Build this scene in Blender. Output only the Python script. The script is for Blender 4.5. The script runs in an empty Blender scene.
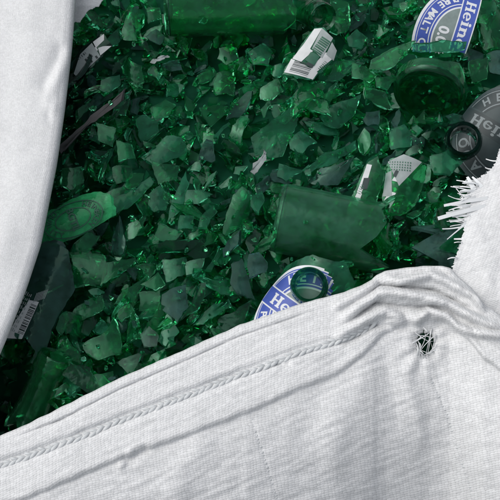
import bpy, bmesh, math, random
import numpy as np
from mathutils import Vector, Matrix, noise

random.seed(11); np.random.seed(11)
R = random
C = bpy.context.scene.collection
MM = 0.001
PXM = 0.00087                      # metres per photo pixel at the heap surface
TILT = math.radians(30)
DIST = 1.1
RIGHT = Vector((1, 0, 0)); UP = Vector((0, math.cos(TILT), math.sin(TILT)))
BACK = Vector((0, -math.sin(TILT), math.cos(TILT)))
CAM = BACK * DIST
VIEW = Matrix((RIGHT, UP, BACK)).transposed()

def ray(px, py):
    return (RIGHT * ((px - 250) * PXM) + UP * ((250 - py) * PXM) - BACK * DIST).normalized()
def P(px, py, z=0.0):
    d = ray(px, py); return CAM + d * ((z - CAM.z) / d.z)
def hit(px, py, c, n):
    d = ray(px, py); return CAM + d * ((c - CAM).dot(n) / d.dot(n))
def to_px(w):
    v = w - CAM; k = DIST / -v.dot(BACK)
    return 250 + v.dot(RIGHT) * k / PXM, 250 - v.dot(UP) * k / PXM
def vdir(x, y, z):
    return (VIEW @ Vector((x, y, z))).normalized()

# ------------------------------------------------------------------ materials
def mat(name):
    m = bpy.data.materials.new(name); m.use_nodes = True
    nt = m.node_tree; nt.nodes.clear()
    return m, nt, nt.nodes, nt.links

def math_node(N, L, op, a, b=None, c=None, clamp=False):
    n = N.new('ShaderNodeMath'); n.operation = op; n.use_clamp = clamp
    for i, x in enumerate((a, b, c)):
        if x is None: continue
        if isinstance(x, (int, float)): n.inputs[i].default_value = x
        else: L.new(x, n.inputs[i])
    return n.outputs[0]

def glass(name, col, col2, dust=0.25, dust_col=(0.16, 0.26, 0.22), rough=0.12, trans=1.0, ripple=0.28):
    m, nt, N, L = mat(name)
    out = N.new('ShaderNodeOutputMaterial'); p = N.new('ShaderNodeBsdfPrincipled')
    tc = N.new('ShaderNodeTexCoord'); oi = N.new('ShaderNodeObjectInfo'); ge = N.new('ShaderNodeNewGeometry')
    rnd = math_node(N, L, 'FRACT', math_node(N, L, 'ADD', oi.outputs['Random'], math_node(N, L, 'MULTIPLY', ge.outputs['Random Per Island'], 7.31)))
    mix = N.new('ShaderNodeMix'); mix.data_type = 'RGBA'
    mix.inputs[6].default_value = (*col, 1); mix.inputs[7].default_value = (*col2, 1)
    L.new(rnd, mix.inputs[0]); L.new(mix.outputs[2], p.inputs['Base Color'])
    n1 = N.new('ShaderNodeTexNoise'); n1.inputs['Scale'].default_value = 90; n1.inputs['Detail'].default_value = 6
    n1.inputs['Roughness'].default_value = 0.65
    L.new(tc.outputs['Object'], n1.inputs['Vector'])
    L.new(math_node(N, L, 'MULTIPLY_ADD', n1.outputs['Fac'], 0.34, rough - 0.20, clamp=True), p.inputs['Roughness'])
    p.inputs['IOR'].default_value = 1.43; p.inputs['Specular Tint'].default_value = (0.50, 0.86, 0.70, 1)
    p.inputs['Transmission Weight'].default_value = trans
    # fine bumps: scratches, pitted fracture faces
    n2 = N.new('ShaderNodeTexNoise'); n2.inputs['Scale'].default_value = 110; n2.inputs['Detail'].default_value = 2
    L.new(tc.outputs['Object'], n2.inputs['Vector'])
    b = N.new('ShaderNodeBump'); b.inputs['Strength'].default_value = 0.5; b.inputs['Distance'].default_value = 0.0006
    wv = N.new('ShaderNodeTexWave'); wv.bands_direction = 'DIAGONAL'; wv.inputs['Scale'].default_value = 42; wv.inputs['Distortion'].default_value = 9
    wv.inputs['Detail'].default_value = 3; wv.inputs['Detail Scale'].default_value = 1.6; L.new(tc.outputs['Object'], wv.inputs['Vector'])
    L.new(math_node(N, L, 'MULTIPLY_ADD', wv.outputs['Fac'], ripple, n2.outputs['Fac']), b.inputs['Height']); L.new(b.outputs['Normal'], p.inputs['Normal'])
    # glass dust film
    d = N.new('ShaderNodeBsdfDiffuse'); d.inputs['Color'].default_value = (*dust_col, 1)
    n3 = N.new('ShaderNodeTexNoise'); n3.inputs['Scale'].default_value = 55; n3.inputs['Detail'].default_value = 7
    n3.inputs['Roughness'].default_value = 0.7
    L.new(tc.outputs['Object'], n3.inputs['Vector'])
    f = math_node(N, L, 'MULTIPLY_ADD', n3.outputs['Fac'], 2.2, -0.7, clamp=True)
    f = math_node(N, L, 'MULTIPLY', f, math_node(N, L, 'MULTIPLY_ADD', rnd, dust, dust * 0.6), clamp=True)
    ms = N.new('ShaderNodeMixShader'); L.new(f, ms.inputs[0]); L.new(p.outputs[0], ms.inputs[1]); L.new(d.outputs[0], ms.inputs[2])
    L.new(ms.outputs[0], out.inputs[0])
    return m

G = {
    'b': glass('green_glass_bright', (0.30, 0.97, 0.58), (0.16, 0.90, 0.44), 0.14, (0.020, 0.26, 0.10)),
    'm': glass('green_glass', (0.16, 0.87, 0.46), (0.07, 0.72, 0.32), 0.22, (0.018, 0.19, 0.085)),
    'd': glass('green_glass_dark', (0.05, 0.50, 0.25), (0.02, 0.32, 0.16), 0.12, (0.02, 0.12, 0.065)),
    'g': glass('green_glass_grey', (0.18, 0.83, 0.49), (0.10, 0.68, 0.37), 0.44, (0.030, 0.19, 0.110)),
    't': glass('green_glass_teal_grime', (0.09, 0.44, 0.30), (0.06, 0.34, 0.23), 0.75, (0.040, 0.100, 0.088)),
    'c': glass('clear_glass', (0.6, 0.92, 0.75), (0.5, 0.85, 0.7), 0.3, (0.18, 0.26, 0.23)),
    's': glass('smoked_glass', (0.02, 0.09, 0.065), (0.012, 0.06, 0.045), 0.2, (0.016, 0.040, 0.038)),
    'e': glass('backlit_green_glass', (0.40, 0.97, 0.62), (0.35, 0.95, 0.55), 1.5, (0.05, 0.44, 0.17)),  # bright green diffuse coat imitates light coming through the embossed shard
}

GB = glass('green_bottle_glass', (0.17, 0.86, 0.46), (0.11, 0.78, 0.36), 0.30, (0.055, 0.19, 0.125), rough=0.14, ripple=0.05)
GT = glass('smooth_bottle_glass', (0.20, 0.90, 0.48), (0.15, 0.85, 0.42), 0.16, (0.06, 0.22, 0.14), rough=0.10, ripple=0.02)

def plain(name, col, rough=0.6, spec=0.4, var=0.0, scale=200):
    m, nt, N, L = mat(name)
    out = N.new('ShaderNodeOutputMaterial'); p = N.new('ShaderNodeBsdfPrincipled')
    p.inputs['Roughness'].default_value = rough; p.inputs['Specular IOR Level'].default_value = spec
    tc = N.new('ShaderNodeTexCoord'); n = N.new('ShaderNodeTexNoise'); n.inputs['Scale'].default_value = scale
    n.inputs['Detail'].default_value = 6; L.new(tc.outputs['Object'], n.inputs['Vector'])
    mix = N.new('ShaderNodeMix'); mix.data_type = 'RGBA'
    mix.inputs[6].default_value = (*[c * (1 - var) for c in col], 1); mix.inputs[7].default_value = (*[min(1, c * (1 + var)) for c in col], 1)
    L.new(n.outputs['Fac'], mix.inputs[0]); L.new(mix.outputs[2], p.inputs['Base Color'])
    L.new(p.outputs[0], out.inputs[0])
    return m

M_WHITE = plain('label_white_print', (0.62, 0.64, 0.66), 0.5, 0.4, 0.1)
M_BLUE = plain('label_blue_print', (0.045, 0.085, 0.36), 0.45, 0.5, 0.18)
M_SILVER = plain('label_silver_print', (0.17, 0.22, 0.21), 0.4, 0.5, 0.3)
M_GWHITE = plain('faded_label_letters', (0.17, 0.20, 0.205), 0.6, 0.4, 0.15)
M_GDARK = plain('faded_label_grey', (0.014, 0.026, 0.028), 0.5, 0.4, 0.25)
M_GMID = plain('faded_label_mid_grey', (0.024, 0.042, 0.044), 0.5, 0.4, 0.25)
M_RED = plain('faded_label_red', (0.17, 0.07, 0.07), 0.6, 0.3, 0.2)
M_PAPER = plain('label_paper', (0.55, 0.57, 0.57), 0.7, 0.2, 0.18)
M_PAPER2 = plain('stained_label_paper', (0.28, 0.32, 0.315), 0.7, 0.2, 0.25)
M_INK = plain('label_black_ink', (0.03, 0.045, 0.045), 0.6, 0.3, 0.2)
M_GREENINK = plain('label_green_ink', (0.02, 0.10, 0.06), 0.5, 0.4, 0.4)
M_BROWN = plain('brown_grime', (0.060, 0.060, 0.060), 0.75, 0.2, 0.35, 120)
M_BED = plain('shaded_glass_bed', (0.006, 0.052, 0.028), 0.9, 0.05, 0.6, 90)  # opaque sheet, its dark colour stands in for shade between the shards

def fabric(name, w=3.1, h=2.2, depth=0.5, gap=0.5, col=(0.72, 0.728, 0.73), rot=0.0, soft=0.25):
    """woven polypropylene tape; UV is in millimetres along the cloth"""
    m, nt, N, L = mat(name)
    out = N.new('ShaderNodeOutputMaterial'); p = N.new('ShaderNodeBsdfPrincipled')
    p.inputs['Roughness'].default_value = 0.55; p.inputs['Specular IOR Level'].default_value = 0.25
    uv = N.new('ShaderNodeUVMap'); uv.uv_map = 'UVMap'
    mp = N.new('ShaderNodeMapping'); mp.inputs['Rotation'].default_value = (0, 0, rot)
    L.new(uv.outputs[0], mp.inputs[0])
    nz = N.new('ShaderNodeTexNoise'); nz.inputs['Scale'].default_value = 0.12; nz.inputs['Detail'].default_value = 5
    L.new(mp.outputs[0], nz.inputs['Vector'])
    va = N.new('ShaderNodeVectorMath'); va.operation = 'MULTIPLY_ADD'
    L.new(nz.outputs['Color'], va.inputs[0]); va.inputs[1].default_value = (5.0, 3.0, 0); L.new(mp.outputs[0], va.inputs[2])
    sp = N.new('ShaderNodeSeparateXYZ'); L.new(va.outputs[0], sp.inputs[0])
    a = math_node(N, L, 'DIVIDE', sp.outputs[0], w); b = math_node(N, L, 'DIVIDE', sp.outputs[1], h)
    ia = math_node(N, L, 'FLOOR', a); ib = math_node(N, L, 'FLOOR', b)
    par = math_node(N, L, 'PINGPONG', math_node(N, L, 'ADD', ia, ib), 1.0)
    sa = math_node(N, L, 'SINE', math_node(N, L, 'MULTIPLY', math_node(N, L, 'FRACT', a), math.pi))
    sb = math_node(N, L, 'SINE', math_node(N, L, 'MULTIPLY', math_node(N, L, 'FRACT', b), math.pi))
    over = math_node(N, L, 'MULTIPLY', math_node(N, L, 'POWER', sb, 0.45), math_node(N, L, 'MULTIPLY_ADD', sa, 0.5, 0.5))
    under = math_node(N, L, 'MULTIPLY', math_node(N, L, 'POWER', sa, 0.45), math_node(N, L, 'MULTIPLY_ADD', sb, 0.6, 0.25))
    ht = N.new('ShaderNodeMix'); ht.data_type = 'FLOAT'
    L.new(par, ht.inputs[0]); L.new(under, ht.inputs[2]); L.new(over, ht.inputs[3])
    # uneven tape tension
    nv = N.new('ShaderNodeTexNoise'); nv.inputs['Scale'].default_value = 0.35; nv.inputs['Detail'].default_value = 5
    L.new(mp.outputs[0], nv.inputs['Vector'])
    tapev = N.new('ShaderNodeTexWhiteNoise'); tapev.noise_dimensions = '2D'
    cb = N.new('ShaderNodeCombineXYZ'); L.new(ia, cb.inputs[0]); L.new(ib, cb.inputs[1]); L.new(cb.outputs[0], tapev.inputs[0])
    gapf = math_node(N, L, 'SUBTRACT', 1.0, math_node(N, L, 'MULTIPLY_ADD', ht.outputs[0], 2.6, -0.1, clamp=True))
    gapf = math_node(N, L, 'MULTIPLY', gapf, math_node(N, L, 'MULTIPLY_ADD', nv.outputs['Fac'], 1.6, -0.2, clamp=True))
    gapf = math_node(N, L, 'MULTIPLY', gapf, gap, clamp=True)
    c1 = N.new('ShaderNodeMix'); c1.data_type = 'RGBA'
    c1.inputs[6].default_value = (*[x * 0.91 for x in col], 1); c1.inputs[7].default_value = (*[min(1, x * 1.05) for x in col], 1)
    L.new(tapev.outputs['Value'], c1.inputs[0])
    # grey dirt rubbed in patches
    nd = N.new('ShaderNodeTexNoise'); nd.inputs['Scale'].default_value = 0.03; nd.inputs['Detail'].default_value = 8; nd.inputs['Roughness'].default_value = 0.65
    L.new(uv.outputs[0], nd.inputs['Vector'])
    df = math_node(N, L, 'MULTIPLY', math_node(N, L, 'MULTIPLY_ADD', nd.outputs['Fac'], 3.0, -1.5, clamp=True), 0.34)
    c2 = N.new('ShaderNodeMix'); c2.data_type = 'RGBA'; L.new(df, c2.inputs[0]); L.new(c1.outputs[2], c2.inputs[6]); c2.inputs[7].default_value = (0.42, 0.44, 0.44, 1)
    c3 = N.new('ShaderNodeMix'); c3.data_type = 'RGBA'; L.new(gapf, c3.inputs[0]); L.new(c2.outputs[2], c3.inputs[6]); c3.inputs[7].default_value = (0.16, 0.175, 0.175, 1)
    L.new(c3.outputs[2], p.inputs['Base Color'])
    nf = N.new('ShaderNodeTexNoise'); nf.inputs['Scale'].default_value = 1.4; nf.inputs['Detail'].default_value = 4
    mp2 = N.new('ShaderNodeMapping'); mp2.inputs['Scale'].default_value = (0.25, 1.6, 1); L.new(mp.outputs[0], mp2.inputs[0]); L.new(mp2.outputs[0], nf.inputs['Vector'])
    hh = math_node(N, L, 'MULTIPLY_ADD', nf.outputs['Fac'], soft, ht.outputs[0])
    bp = N.new('ShaderNodeBump'); bp.inputs['Strength'].default_value = depth; bp.inputs['Distance'].default_value = 0.0006
    L.new(hh, bp.inputs['Height']); L.new(bp.outputs['Normal'], p.inputs['Normal'])
    tr = N.new('ShaderNodeBsdfTranslucent'); tr.inputs['Color'].default_value = (0.6, 0.62, 0.62, 1)
    ms = N.new('ShaderNodeMixShader'); ms.inputs[0].default_value = 0.10
    L.new(p.outputs[0], ms.inputs[1]); L.new(tr.outputs[0], ms.inputs[2]); L.new(ms.outputs[0], out.inputs[0])
    return m

F_PANEL = fabric('woven_sack_cloth', depth=0.36, gap=0.95)
F_FLAP = fabric('woven_sack_cloth_fine', 1.3, 1.0, 0.35, 0.22, soft=0.5)
F_TORN = fabric('woven_sack_cloth_torn', 3.0, 1.6, 0.5, 0.4, rot=math.radians(0))
M_STITCH = plain('stitching_thread', (0.52, 0.54, 0.545), 0.6, 0.3, 0.12)
M_THREAD = plain('loose_sack_tape', (0.68, 0.70, 0.705), 0.5, 0.3, 0.08)

# ------------------------------------------------------------------ mesh helpers
def link(name, me, mats, parent=None):
    o = bpy.data.objects.new(name, me); C.objects.link(o)
    for m in (mats if isinstance(mats, (list, tuple)) else [mats]): me.materials.append(m)
    if parent is not None: o.parent = parent
    return o
def tag(o, label, cat, group=None, kind=None):
    if label: o['label'] = label
    if cat: o['category'] = cat
    if group: o['group'] = group
    if kind: o['kind'] = kind
    return o
class MB:
    def __init__(s): s.v = []; s.f = []; s.m = []; s.sh = set(); s.smooth = []
    def add(s, vs, fs, mi=0, sharp=(), smooth=True):
        b = len(s.v); s.v += [tuple(x) for x in vs]
        for f in fs: s.f.append(tuple(i + b for i in f)); s.m.append(mi); s.smooth.append(smooth)
        for a, c in sharp: s.sh.add((min(a, c) + b, max(a, c) + b))
    def mesh(s, name, weld=0):
        me = bpy.data.meshes.new(name); me.from_pydata(s.v, [], s.f)
        me.polygons.foreach_set('material_index', s.m); me.polygons.foreach_set('use_smooth', s.smooth)
        if s.sh:
            at = me.attributes.new('sharp_edge', 'BOOLEAN', 'EDGE')
            at.data.foreach_set('value', [tuple(sorted(e.vertices)) in s.sh for e in me.edges])
        me.validate(); me.update()
        return me

def empty(name, loc):
    o = bpy.data.objects.new(name, None); o.location = loc; o.empty_display_size = 0.02; C.objects.link(o)
    return o
def adopt(o, parent):
    """mesh data is in world space: shift it into the parent's local frame"""
    o.parent = parent; o.data.transform(Matrix.Translation(-Vector(parent.location))); return o

# ------------------------------------------------------------------ height field of the heap
HX0, HX1, HY0, HY1, HS = -0.33, 0.33, -0.34, 0.36, 0.003
NX, NY = int((HX1 - HX0) / HS) + 1, int((HY1 - HY0) / HS) + 1
def bump(px, py, cx, cy, rx, ry, a):
    return a * math.exp(-((px - cx) / rx) ** 2 - ((py - cy) / ry) ** 2)
def base_h(x, y):
    px, py = to_px(Vector((x, y, 0)))
    z = -0.018
    z += 0.010 * noise.noise(Vector((x * 14, y * 14, 3))) + 0.005 * noise.noise(Vector((x * 40, y * 40, 9)))
    z += bump(px, py, -10, 400, 60, 70, -0.11)
    z += bump(px, py, 60, 80, 24, 90, -0.045)
    z += bump(px, py, 235, 350, 60, 30, -0.045)
    z += bump(px, py, 445, 275, 40, 28, -0.06)
    z += bump(px, py, 110, 415, 80, 30, -0.045)
    z += bump(px, py, 210, 50, 60, 10, -0.012)
    over = py - (455 - 0.4 * min(px, 360)); z -= 0.10 * min(1.0, max(0.0, over / 20)) + 0.0016 * max(0.0, over)
    return z
H = np.zeros((NY, NX))
for j in range(NY):
    for i in range(NX): H[j, i] = base_h(HX0 + i * HS, HY0 + j * HS)
BASE = H.copy()
def h_at(x, y):
    i = min(max(int(round((x - HX0) / HS)), 0), NX - 1); j = min(max(int(round((y - HY0) / HS)), 0), NY - 1)
    return H[j, i]
def support(vs, q):
    """how far the points VS (about z = 0) must be lifted to rest on the heap"""
    return float(np.quantile([h_at(v.x, v.y) - v.z for v in vs], q))
def occupy(vs, rad=1):
    for v in vs:
        i = int(round((v.x - HX0) / HS)); j = int(round((v.y - HY0) / HS))
        for jj in range(j - rad, j + rad + 1):
            for ii in range(i - rad, i + rad + 1):
                if 0 <= ii < NX and 0 <= jj < NY and H[jj, ii] < v.z: H[jj, ii] = v.z

# ------------------------------------------------------------------ shards
class Frame:
    """a curved sheet: origin, normal, bend radius and bend direction"""
    def __init__(s, c, n, phi=0.0, rad=0.03):
        s.c = c; s.n = n.normalized()
        ref = RIGHT if abs(s.n.dot(RIGHT)) < 0.95 else UP
        e1 = (ref - s.n * ref.dot(s.n)).normalized(); e2 = s.n.cross(e1)
        s.e1 = e1 * math.cos(phi) + e2 * math.sin(phi); s.e2 = s.n.cross(s.e1); s.rad = rad
    def uv(s, px, py):
        h = hit(px, py, s.c, s.n) - s.c
        return h.dot(s.e1), h.dot(s.e2)
    def at(s, u, v, lift=0.0):
        r = s.rad
        if r is None: return s.c + s.e1 * u + s.e2 * v + s.n * lift
        a = max(-1.35, min(1.35, u / abs(r)))
        rr = abs(r) + (lift if r > 0 else -lift)
        x = rr * math.sin(a); z = rr * math.cos(a) - abs(r)
        if r < 0: z = -z
        return s.c + s.e1 * x + s.e2 * v + s.n * z

def refine(poly, step, jit):
    out = []
    n = len(poly)
    for i in range(n):
        a = Vector(poly[i]); b = Vector(poly[(i + 1) % n]); d = (b - a).length
        k = max(1, int(d / step)); nrm = Vector((-(b - a).y, (b - a).x)).normalized() if d > 1e-9 else Vector((0, 0))
        bow = R.uniform(-0.07, 0.07) * d
        for q in range(k):
            t = q / k
            p = a.lerp(b, t)
            if q: p += nrm * (bow * 4 * t * (1 - t) + R.gauss(0, jit))
            out.append(p)
    return out

def shard_into(mb, fr, poly, t, mi=0, step=0.004, jit=0.0004):
    """solid curved shard from a 2D outline; returns its world points"""
    pl = refine(poly, step, jit); n = len(pl)
    if sum(pl[i].x * pl[(i + 1) % n].y - pl[(i + 1) % n].x * pl[i].y for i in range(n)) < 0: pl.reverse()
    cx = sum((p.x for p in pl)) / n; cy = sum((p.y for p in pl)) / n
    cen = Vector((cx, cy))
    vs = []; fs = []; sharp = []
    scales = (1.0, 0.72, 0.36)
    ph = R.uniform(0, 6.28); k2 = [1 + 0.09 * math.sin(3 * 6.283 * i / n + ph) + R.uniform(-0.04, 0.04) for i in range(n)]
    for side in (0, 1):
        base = len(vs)
        for s in scales:
            for i in range(n):
                q = cen + (pl[i] - cen) * s * (k2[i] if side and s == 1.0 else 1)
                vs.append(fr.at(q.x, q.y, 0 if side == 0 else -t * (1 + 0.18 * math.sin(q.x * 300 + ph))))
        vs.append(fr.at(cx, cy, 0 if side == 0 else -t)); c = len(vs) - 1
        for r_ in range(2):
            for i in range(n):
                a = base + r_ * n + i; b = base + r_ * n + (i + 1) % n; e = a + n; g = b + n
                fs.append((a, b, g, e) if side == 0 else (b, a, e, g))
        for i in range(n):
            a = base + 2 * n + i; b = base + 2 * n + (i + 1) % n
            fs.append((a, b, c) if side == 0 else (b, a, c))
        for i in range(n): sharp.append((base + i, base + (i + 1) % n))
    o2 = 3 * n + 1
    for i in range(n):
        j = (i + 1) % n; fs.append((j, i, o2 + i, o2 + j))
        if R.random() < 0.5: sharp.append((i, o2 + i))
    mb.add(vs, fs, mi, sharp)
    return vs

def chunk_into(mb, c, size, mi=0, flat=0.6):
    bm = bmesh.new()
    rot = Matrix.Rotation(R.uniform(0, 6.28), 3, Vector((R.gauss(0, 1), R.gauss(0, 1), R.gauss(0, 1))).normalized())
    for _ in range(R.randint(9, 15)):
        v = Vector((R.gauss(0, 1), R.gauss(0, 1), R.gauss(0, 1))).normalized() * R.uniform(0.7, 1.0)
        v = Vector((v.x * size * R.uniform(0.8, 1.3), v.y * size * 0.8, v.z * size * flat))
        bm.verts.new(rot @ v)
    r = bmesh.ops.convex_hull(bm, input=bm.verts)
    for e in r['geom_interior']:
        if isinstance(e, bmesh.types.BMVert) and e.is_valid: bm.verts.remove(e)
    bm.verts.index_update()
    vs = [v.co.copy() for v in bm.verts]; fs = [[v.index for v in f.verts] for f in bm.faces]
    bm.free()
    if c is not None: vs = [v + c for v in vs]
    mb.add(vs, fs, mi, smooth=False)
    return vs

def rand_poly(size, asp):
    kind = R.random()
    n = 3 if kind < 0.18 else 4 if kind < 0.48 else R.randint(5, 7)
    angs = sorted(R.uniform(0, 6.283) for _ in range(n))
    for _ in range(20):
        gaps = [(angs[(i + 1) % n] - angs[i]) % 6.283 for i in range(n)]
        if max(gaps) < 2.7 and min(gaps) > 0.35: break
        angs = sorted(R.uniform(0, 6.283) for _ in range(n))
    rot = R.gauss(0.85, 0.6)
    pts = []
    for a in angs:
        r = size * R.uniform(0.75, 1.15)
        x, y = r * math.cos(a) * asp, r * math.sin(a) / asp
        pts.append((x * math.cos(rot) - y * math.sin(rot), x * math.sin(rot) + y * math.cos(rot)))
    return pts, n

def rand_normal(s):
    return (Vector((R.gauss(0, s), R.gauss(0, s) - 0.10, 1))).normalized()

SHARDS = []       # (object, tone, n corners, aspect, size px, centre px)
def wpx(vs):
    c = sum(vs, Vector()) / len(vs); return to_px(c)

# ------------------------------------------------------------------ curved bottle pieces
BOTTLE = [(0.0005, 0.005), (0.012, 0.0045), (0.020, 0.002), (0.0245, 0.0003), (0.0285, 0.0012), (0.0302, 0.005), (0.0305, 0.010), (0.0305, 0.040), (0.0305, 0.080), (0.0305, 0.124),
          (0.0298, 0.134), (0.0275, 0.146), (0.0235, 0.158), (0.019, 0.169), (0.0158, 0.180), (0.0142, 0.192), (0.0134, 0.208), (0.0131, 0.220),
          (0.0134, 0.2215), (0.0147, 0.2225), (0.0149, 0.2255), (0.0146, 0.228), (0.0138, 0.2285), (0.0138, 0.232), (0.0143, 0.2335), (0.0140, 0.2365), (0.0128, 0.2375)]
def arc_profile(prof):
    L = [0.0]
    for a, b in zip(prof, prof[1:]): L.append(L[-1] + math.hypot(b[0] - a[0], b[1] - a[1]))
    return L
BL = arc_profile(BOTTLE)
def bottle_pt(s):
    for i in range(len(BL) - 1):
        if s <= BL[i + 1] or i == len(BL) - 2:
            t = (s - BL[i]) / (BL[i + 1] - BL[i]); a, b = BOTTLE[i], BOTTLE[i + 1]
            r = a[0] + (b[0] - a[0]) * t; z = a[1] + (b[1] - a[1]) * t
            d = Vector((b[0] - a[0], b[1] - a[1])).normalized(); return r, z, d.y, -d.x
def s_of_z(z):
    for i in range(len(BL) - 1):
        if BOTTLE[i][1] <= z <= BOTTLE[i + 1][1] and i > 4:
            t = (z - BOTTLE[i][1]) / (BOTTLE[i + 1][1] - BOTTLE[i][1] + 1e-12); return BL[i] + t * (BL[i + 1] - BL[i])
    return BL[-1]
def jag(n, amp, closed):
    k = max(4, n // 4); pts = [R.uniform(-1, 1) for _ in range(k)]
    if closed: pts.append(pts[0])
    else: pts.append(R.uniform(-1, 1))
    out = []
    for i in range(n + 1):
        x = i / n * k; j = min(int(x), k - 1); out.append(amp * (pts[j] + (pts[j + 1] - pts[j]) * (x - j)))
    if closed: out[-1] = out[0]
    return out
def revolve(mb, org, axis, spin, s0, s1, th0=0, th1=2 * math.pi, t=0.0028, j0=0, j1=0, nt=56, ns=None, scale=1.0, mi=0):
    ax = axis.normalized(); ref = BACK if abs(ax.dot(BACK)) < 0.9 else UP
    e1 = (ref - ax * ref.dot(ax)).normalized(); e2 = ax.cross(e1)
    closed = abs(th1 - th0 - 2 * math.pi) < 1e-4
    nt = max(6, int(nt * (th1 - th0) / 6.283)); ns = ns or max(4, int((s1 - s0) / 0.004))
    a0 = jag(nt, j0, closed); a1 = jag(nt, j1, closed)
    cols = nt if closed else nt + 1
    # breakpoints of the profile are kept so rings stay crisp
    def pos(i, sv, off):
        r, z, nr, nz = bottle_pt(sv)
        r2 = max(0.0002, r + nr * off); z2 = z + nz * off
        th = spin + th0 + (th1 - th0) * i / nt
        return org + (e1 * math.cos(th) + e2 * math.sin(th)) * (r2 * scale) + ax * (z2 * scale)
    vs = []
    for off in (0, -t):
        for i in range(cols):
            lo, hi = s0 + a0[i], s1 + a1[i]
            for j in range(ns + 1): vs.append(pos(i, max(0, min(BL[-1], lo + (hi - lo) * j / ns)), off))
    W = ns + 1; O = cols * W; fs = []; sharp = []
    rng = range(nt)
    for i in rng:
        k = (i + 1) % cols
        for j in range(ns):
            fs.append((i * W + j, k * W + j, k * W + j + 1, i * W + j + 1))
            fs.append((O + k * W + j, O + i * W + j, O + i * W + j + 1, O + k * W + j + 1))
        fs.append((k * W, i * W, O + i * W, O + k * W)); fs.append((i * W + ns, k * W + ns, O + k * W + ns, O + i * W + ns))
        for q in (0, ns):
            sharp += [(i * W + q, k * W + q), (O + i * W + q, O + k * W + q)]
    if not closed:
        for j in range(ns):
            fs.append((j, j + 1, O + j + 1, O + j)); e = nt * W
            fs.append((e + j + 1, e + j, O + e + j, O + e + j + 1))
            sharp += [(j, j + 1), (O + j, O + j + 1), (e + j, e + j + 1), (O + e + j, O + e + j + 1)]
    mb.add(vs, fs, mi, sharp)
    return vs

# ------------------------------------------------------------------ lettering
_tc = {}
def text_geo(s, bold=0.0):
    k = (s, bold)
    if k not in _tc:
        cu = bpy.data.curves.new('lettering', 'FONT'); cu.body = s; cu.size = 1.0; cu.align_x = 'CENTER'; cu.offset = bold; cu.resolution_u = 3
        o = bpy.data.objects.new('lettering', cu); C.objects.link(o)
        dg = bpy.context.evaluated_depsgraph_get(); me = bpy.data.meshes.new_from_object(o.evaluated_get(dg))
        _tc[k] = ([(v.co.x, v.co.y) for v in me.vertices], [tuple(p.vertices) for p in me.polygons])
        bpy.data.objects.remove(o); bpy.data.curves.remove(cu); bpy.data.meshes.remove(me)
    return _tc[k]
def rect(x0, y0, x1, y1): return [(x0, y0), (x1, y0), (x1, y1), (x0, y1)]
def arc_polys(cx, cy, rx, ry, w, a0, a1, n=14, wy=None):
    wy = wy or w
    out = []
    for i in range(n):
        p = a0 + (a1 - a0) * i / n; q = a0 + (a1 - a0) * (i + 1) / n
        out.append([(cx + (rx - w) * math.cos(p), cy + (ry - wy) * math.sin(p)), (cx + rx * math.cos(p), cy + ry * math.sin(p)),
                    (cx + rx * math.cos(q), cy + ry * math.sin(q)), (cx + (rx - w) * math.cos(q), cy + (ry - wy) * math.sin(q))])
    return out
def slab(ch):
    """heavy slab-serif letters, cap height 1"""
    S = 0.22
    if ch == 'H':
        return [rect(.08, 0, .30, 1), rect(.62, 0, .84, 1), rect(.3, .42, .62, .56), rect(0, 0, .38, .12), rect(.54, 0, .92, .12), rect(0, .88, .38, 1), rect(.54, .88, .92, 1)], 0.98
    if ch == 'e':
        return arc_polys(.34, .36, .34, .38, .19, 0.55 - 0.5, 5.6, 18, .12) + [[(.1, .26), (.66, .36), (.66, .46), (.1, .36)]], 0.74
    if ch == 'i':
        return [rect(.08, 0, .29, .72), rect(0, 0, .38, .11), rect(0, .62, .2, .72), arc_polys(.185, .9, .13, .13, .129, 0, 6.283, 10)[0]] + arc_polys(.185, .9, .13, .13, .129, 0, 6.283, 10), 0.44
    if ch == 'n':
        return [rect(.08, 0, .29, .72), rect(0, 0, .36, .11), rect(0, .62, .2, .72), rect(.5, 0, .71, .48), rect(.43, 0, .78, .11)] + arc_polys(.46, .44, .25, .29, .2, 0, 2.7, 9, .15), 0.84
    if ch == 'k':
        return [rect(.08, 0, .29, 1), rect(0, 0, .36, .11), rect(0, .9, .2, 1), [(.27, .28), (.5, .68), (.66, .68), (.36, .26)], [(.3, .4), (.46, .42), (.76, 0), (.52, 0)], rect(.42, .6, .74, .71), rect(.47, 0, .82, .11)], 0.86
    return [], 0.4
def slab_word(w, height, width=None):
    polys = []; x = 0
    for ch in w:
        pl, adv = slab(ch)
        polys += [[(px + x, py) for px, py in p] for p in pl]; x += adv
    k = height; kx = (width / x) if width else height
    return [[((px - x / 2) * kx, py * k) for px, py in p] for p in polys]

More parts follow.
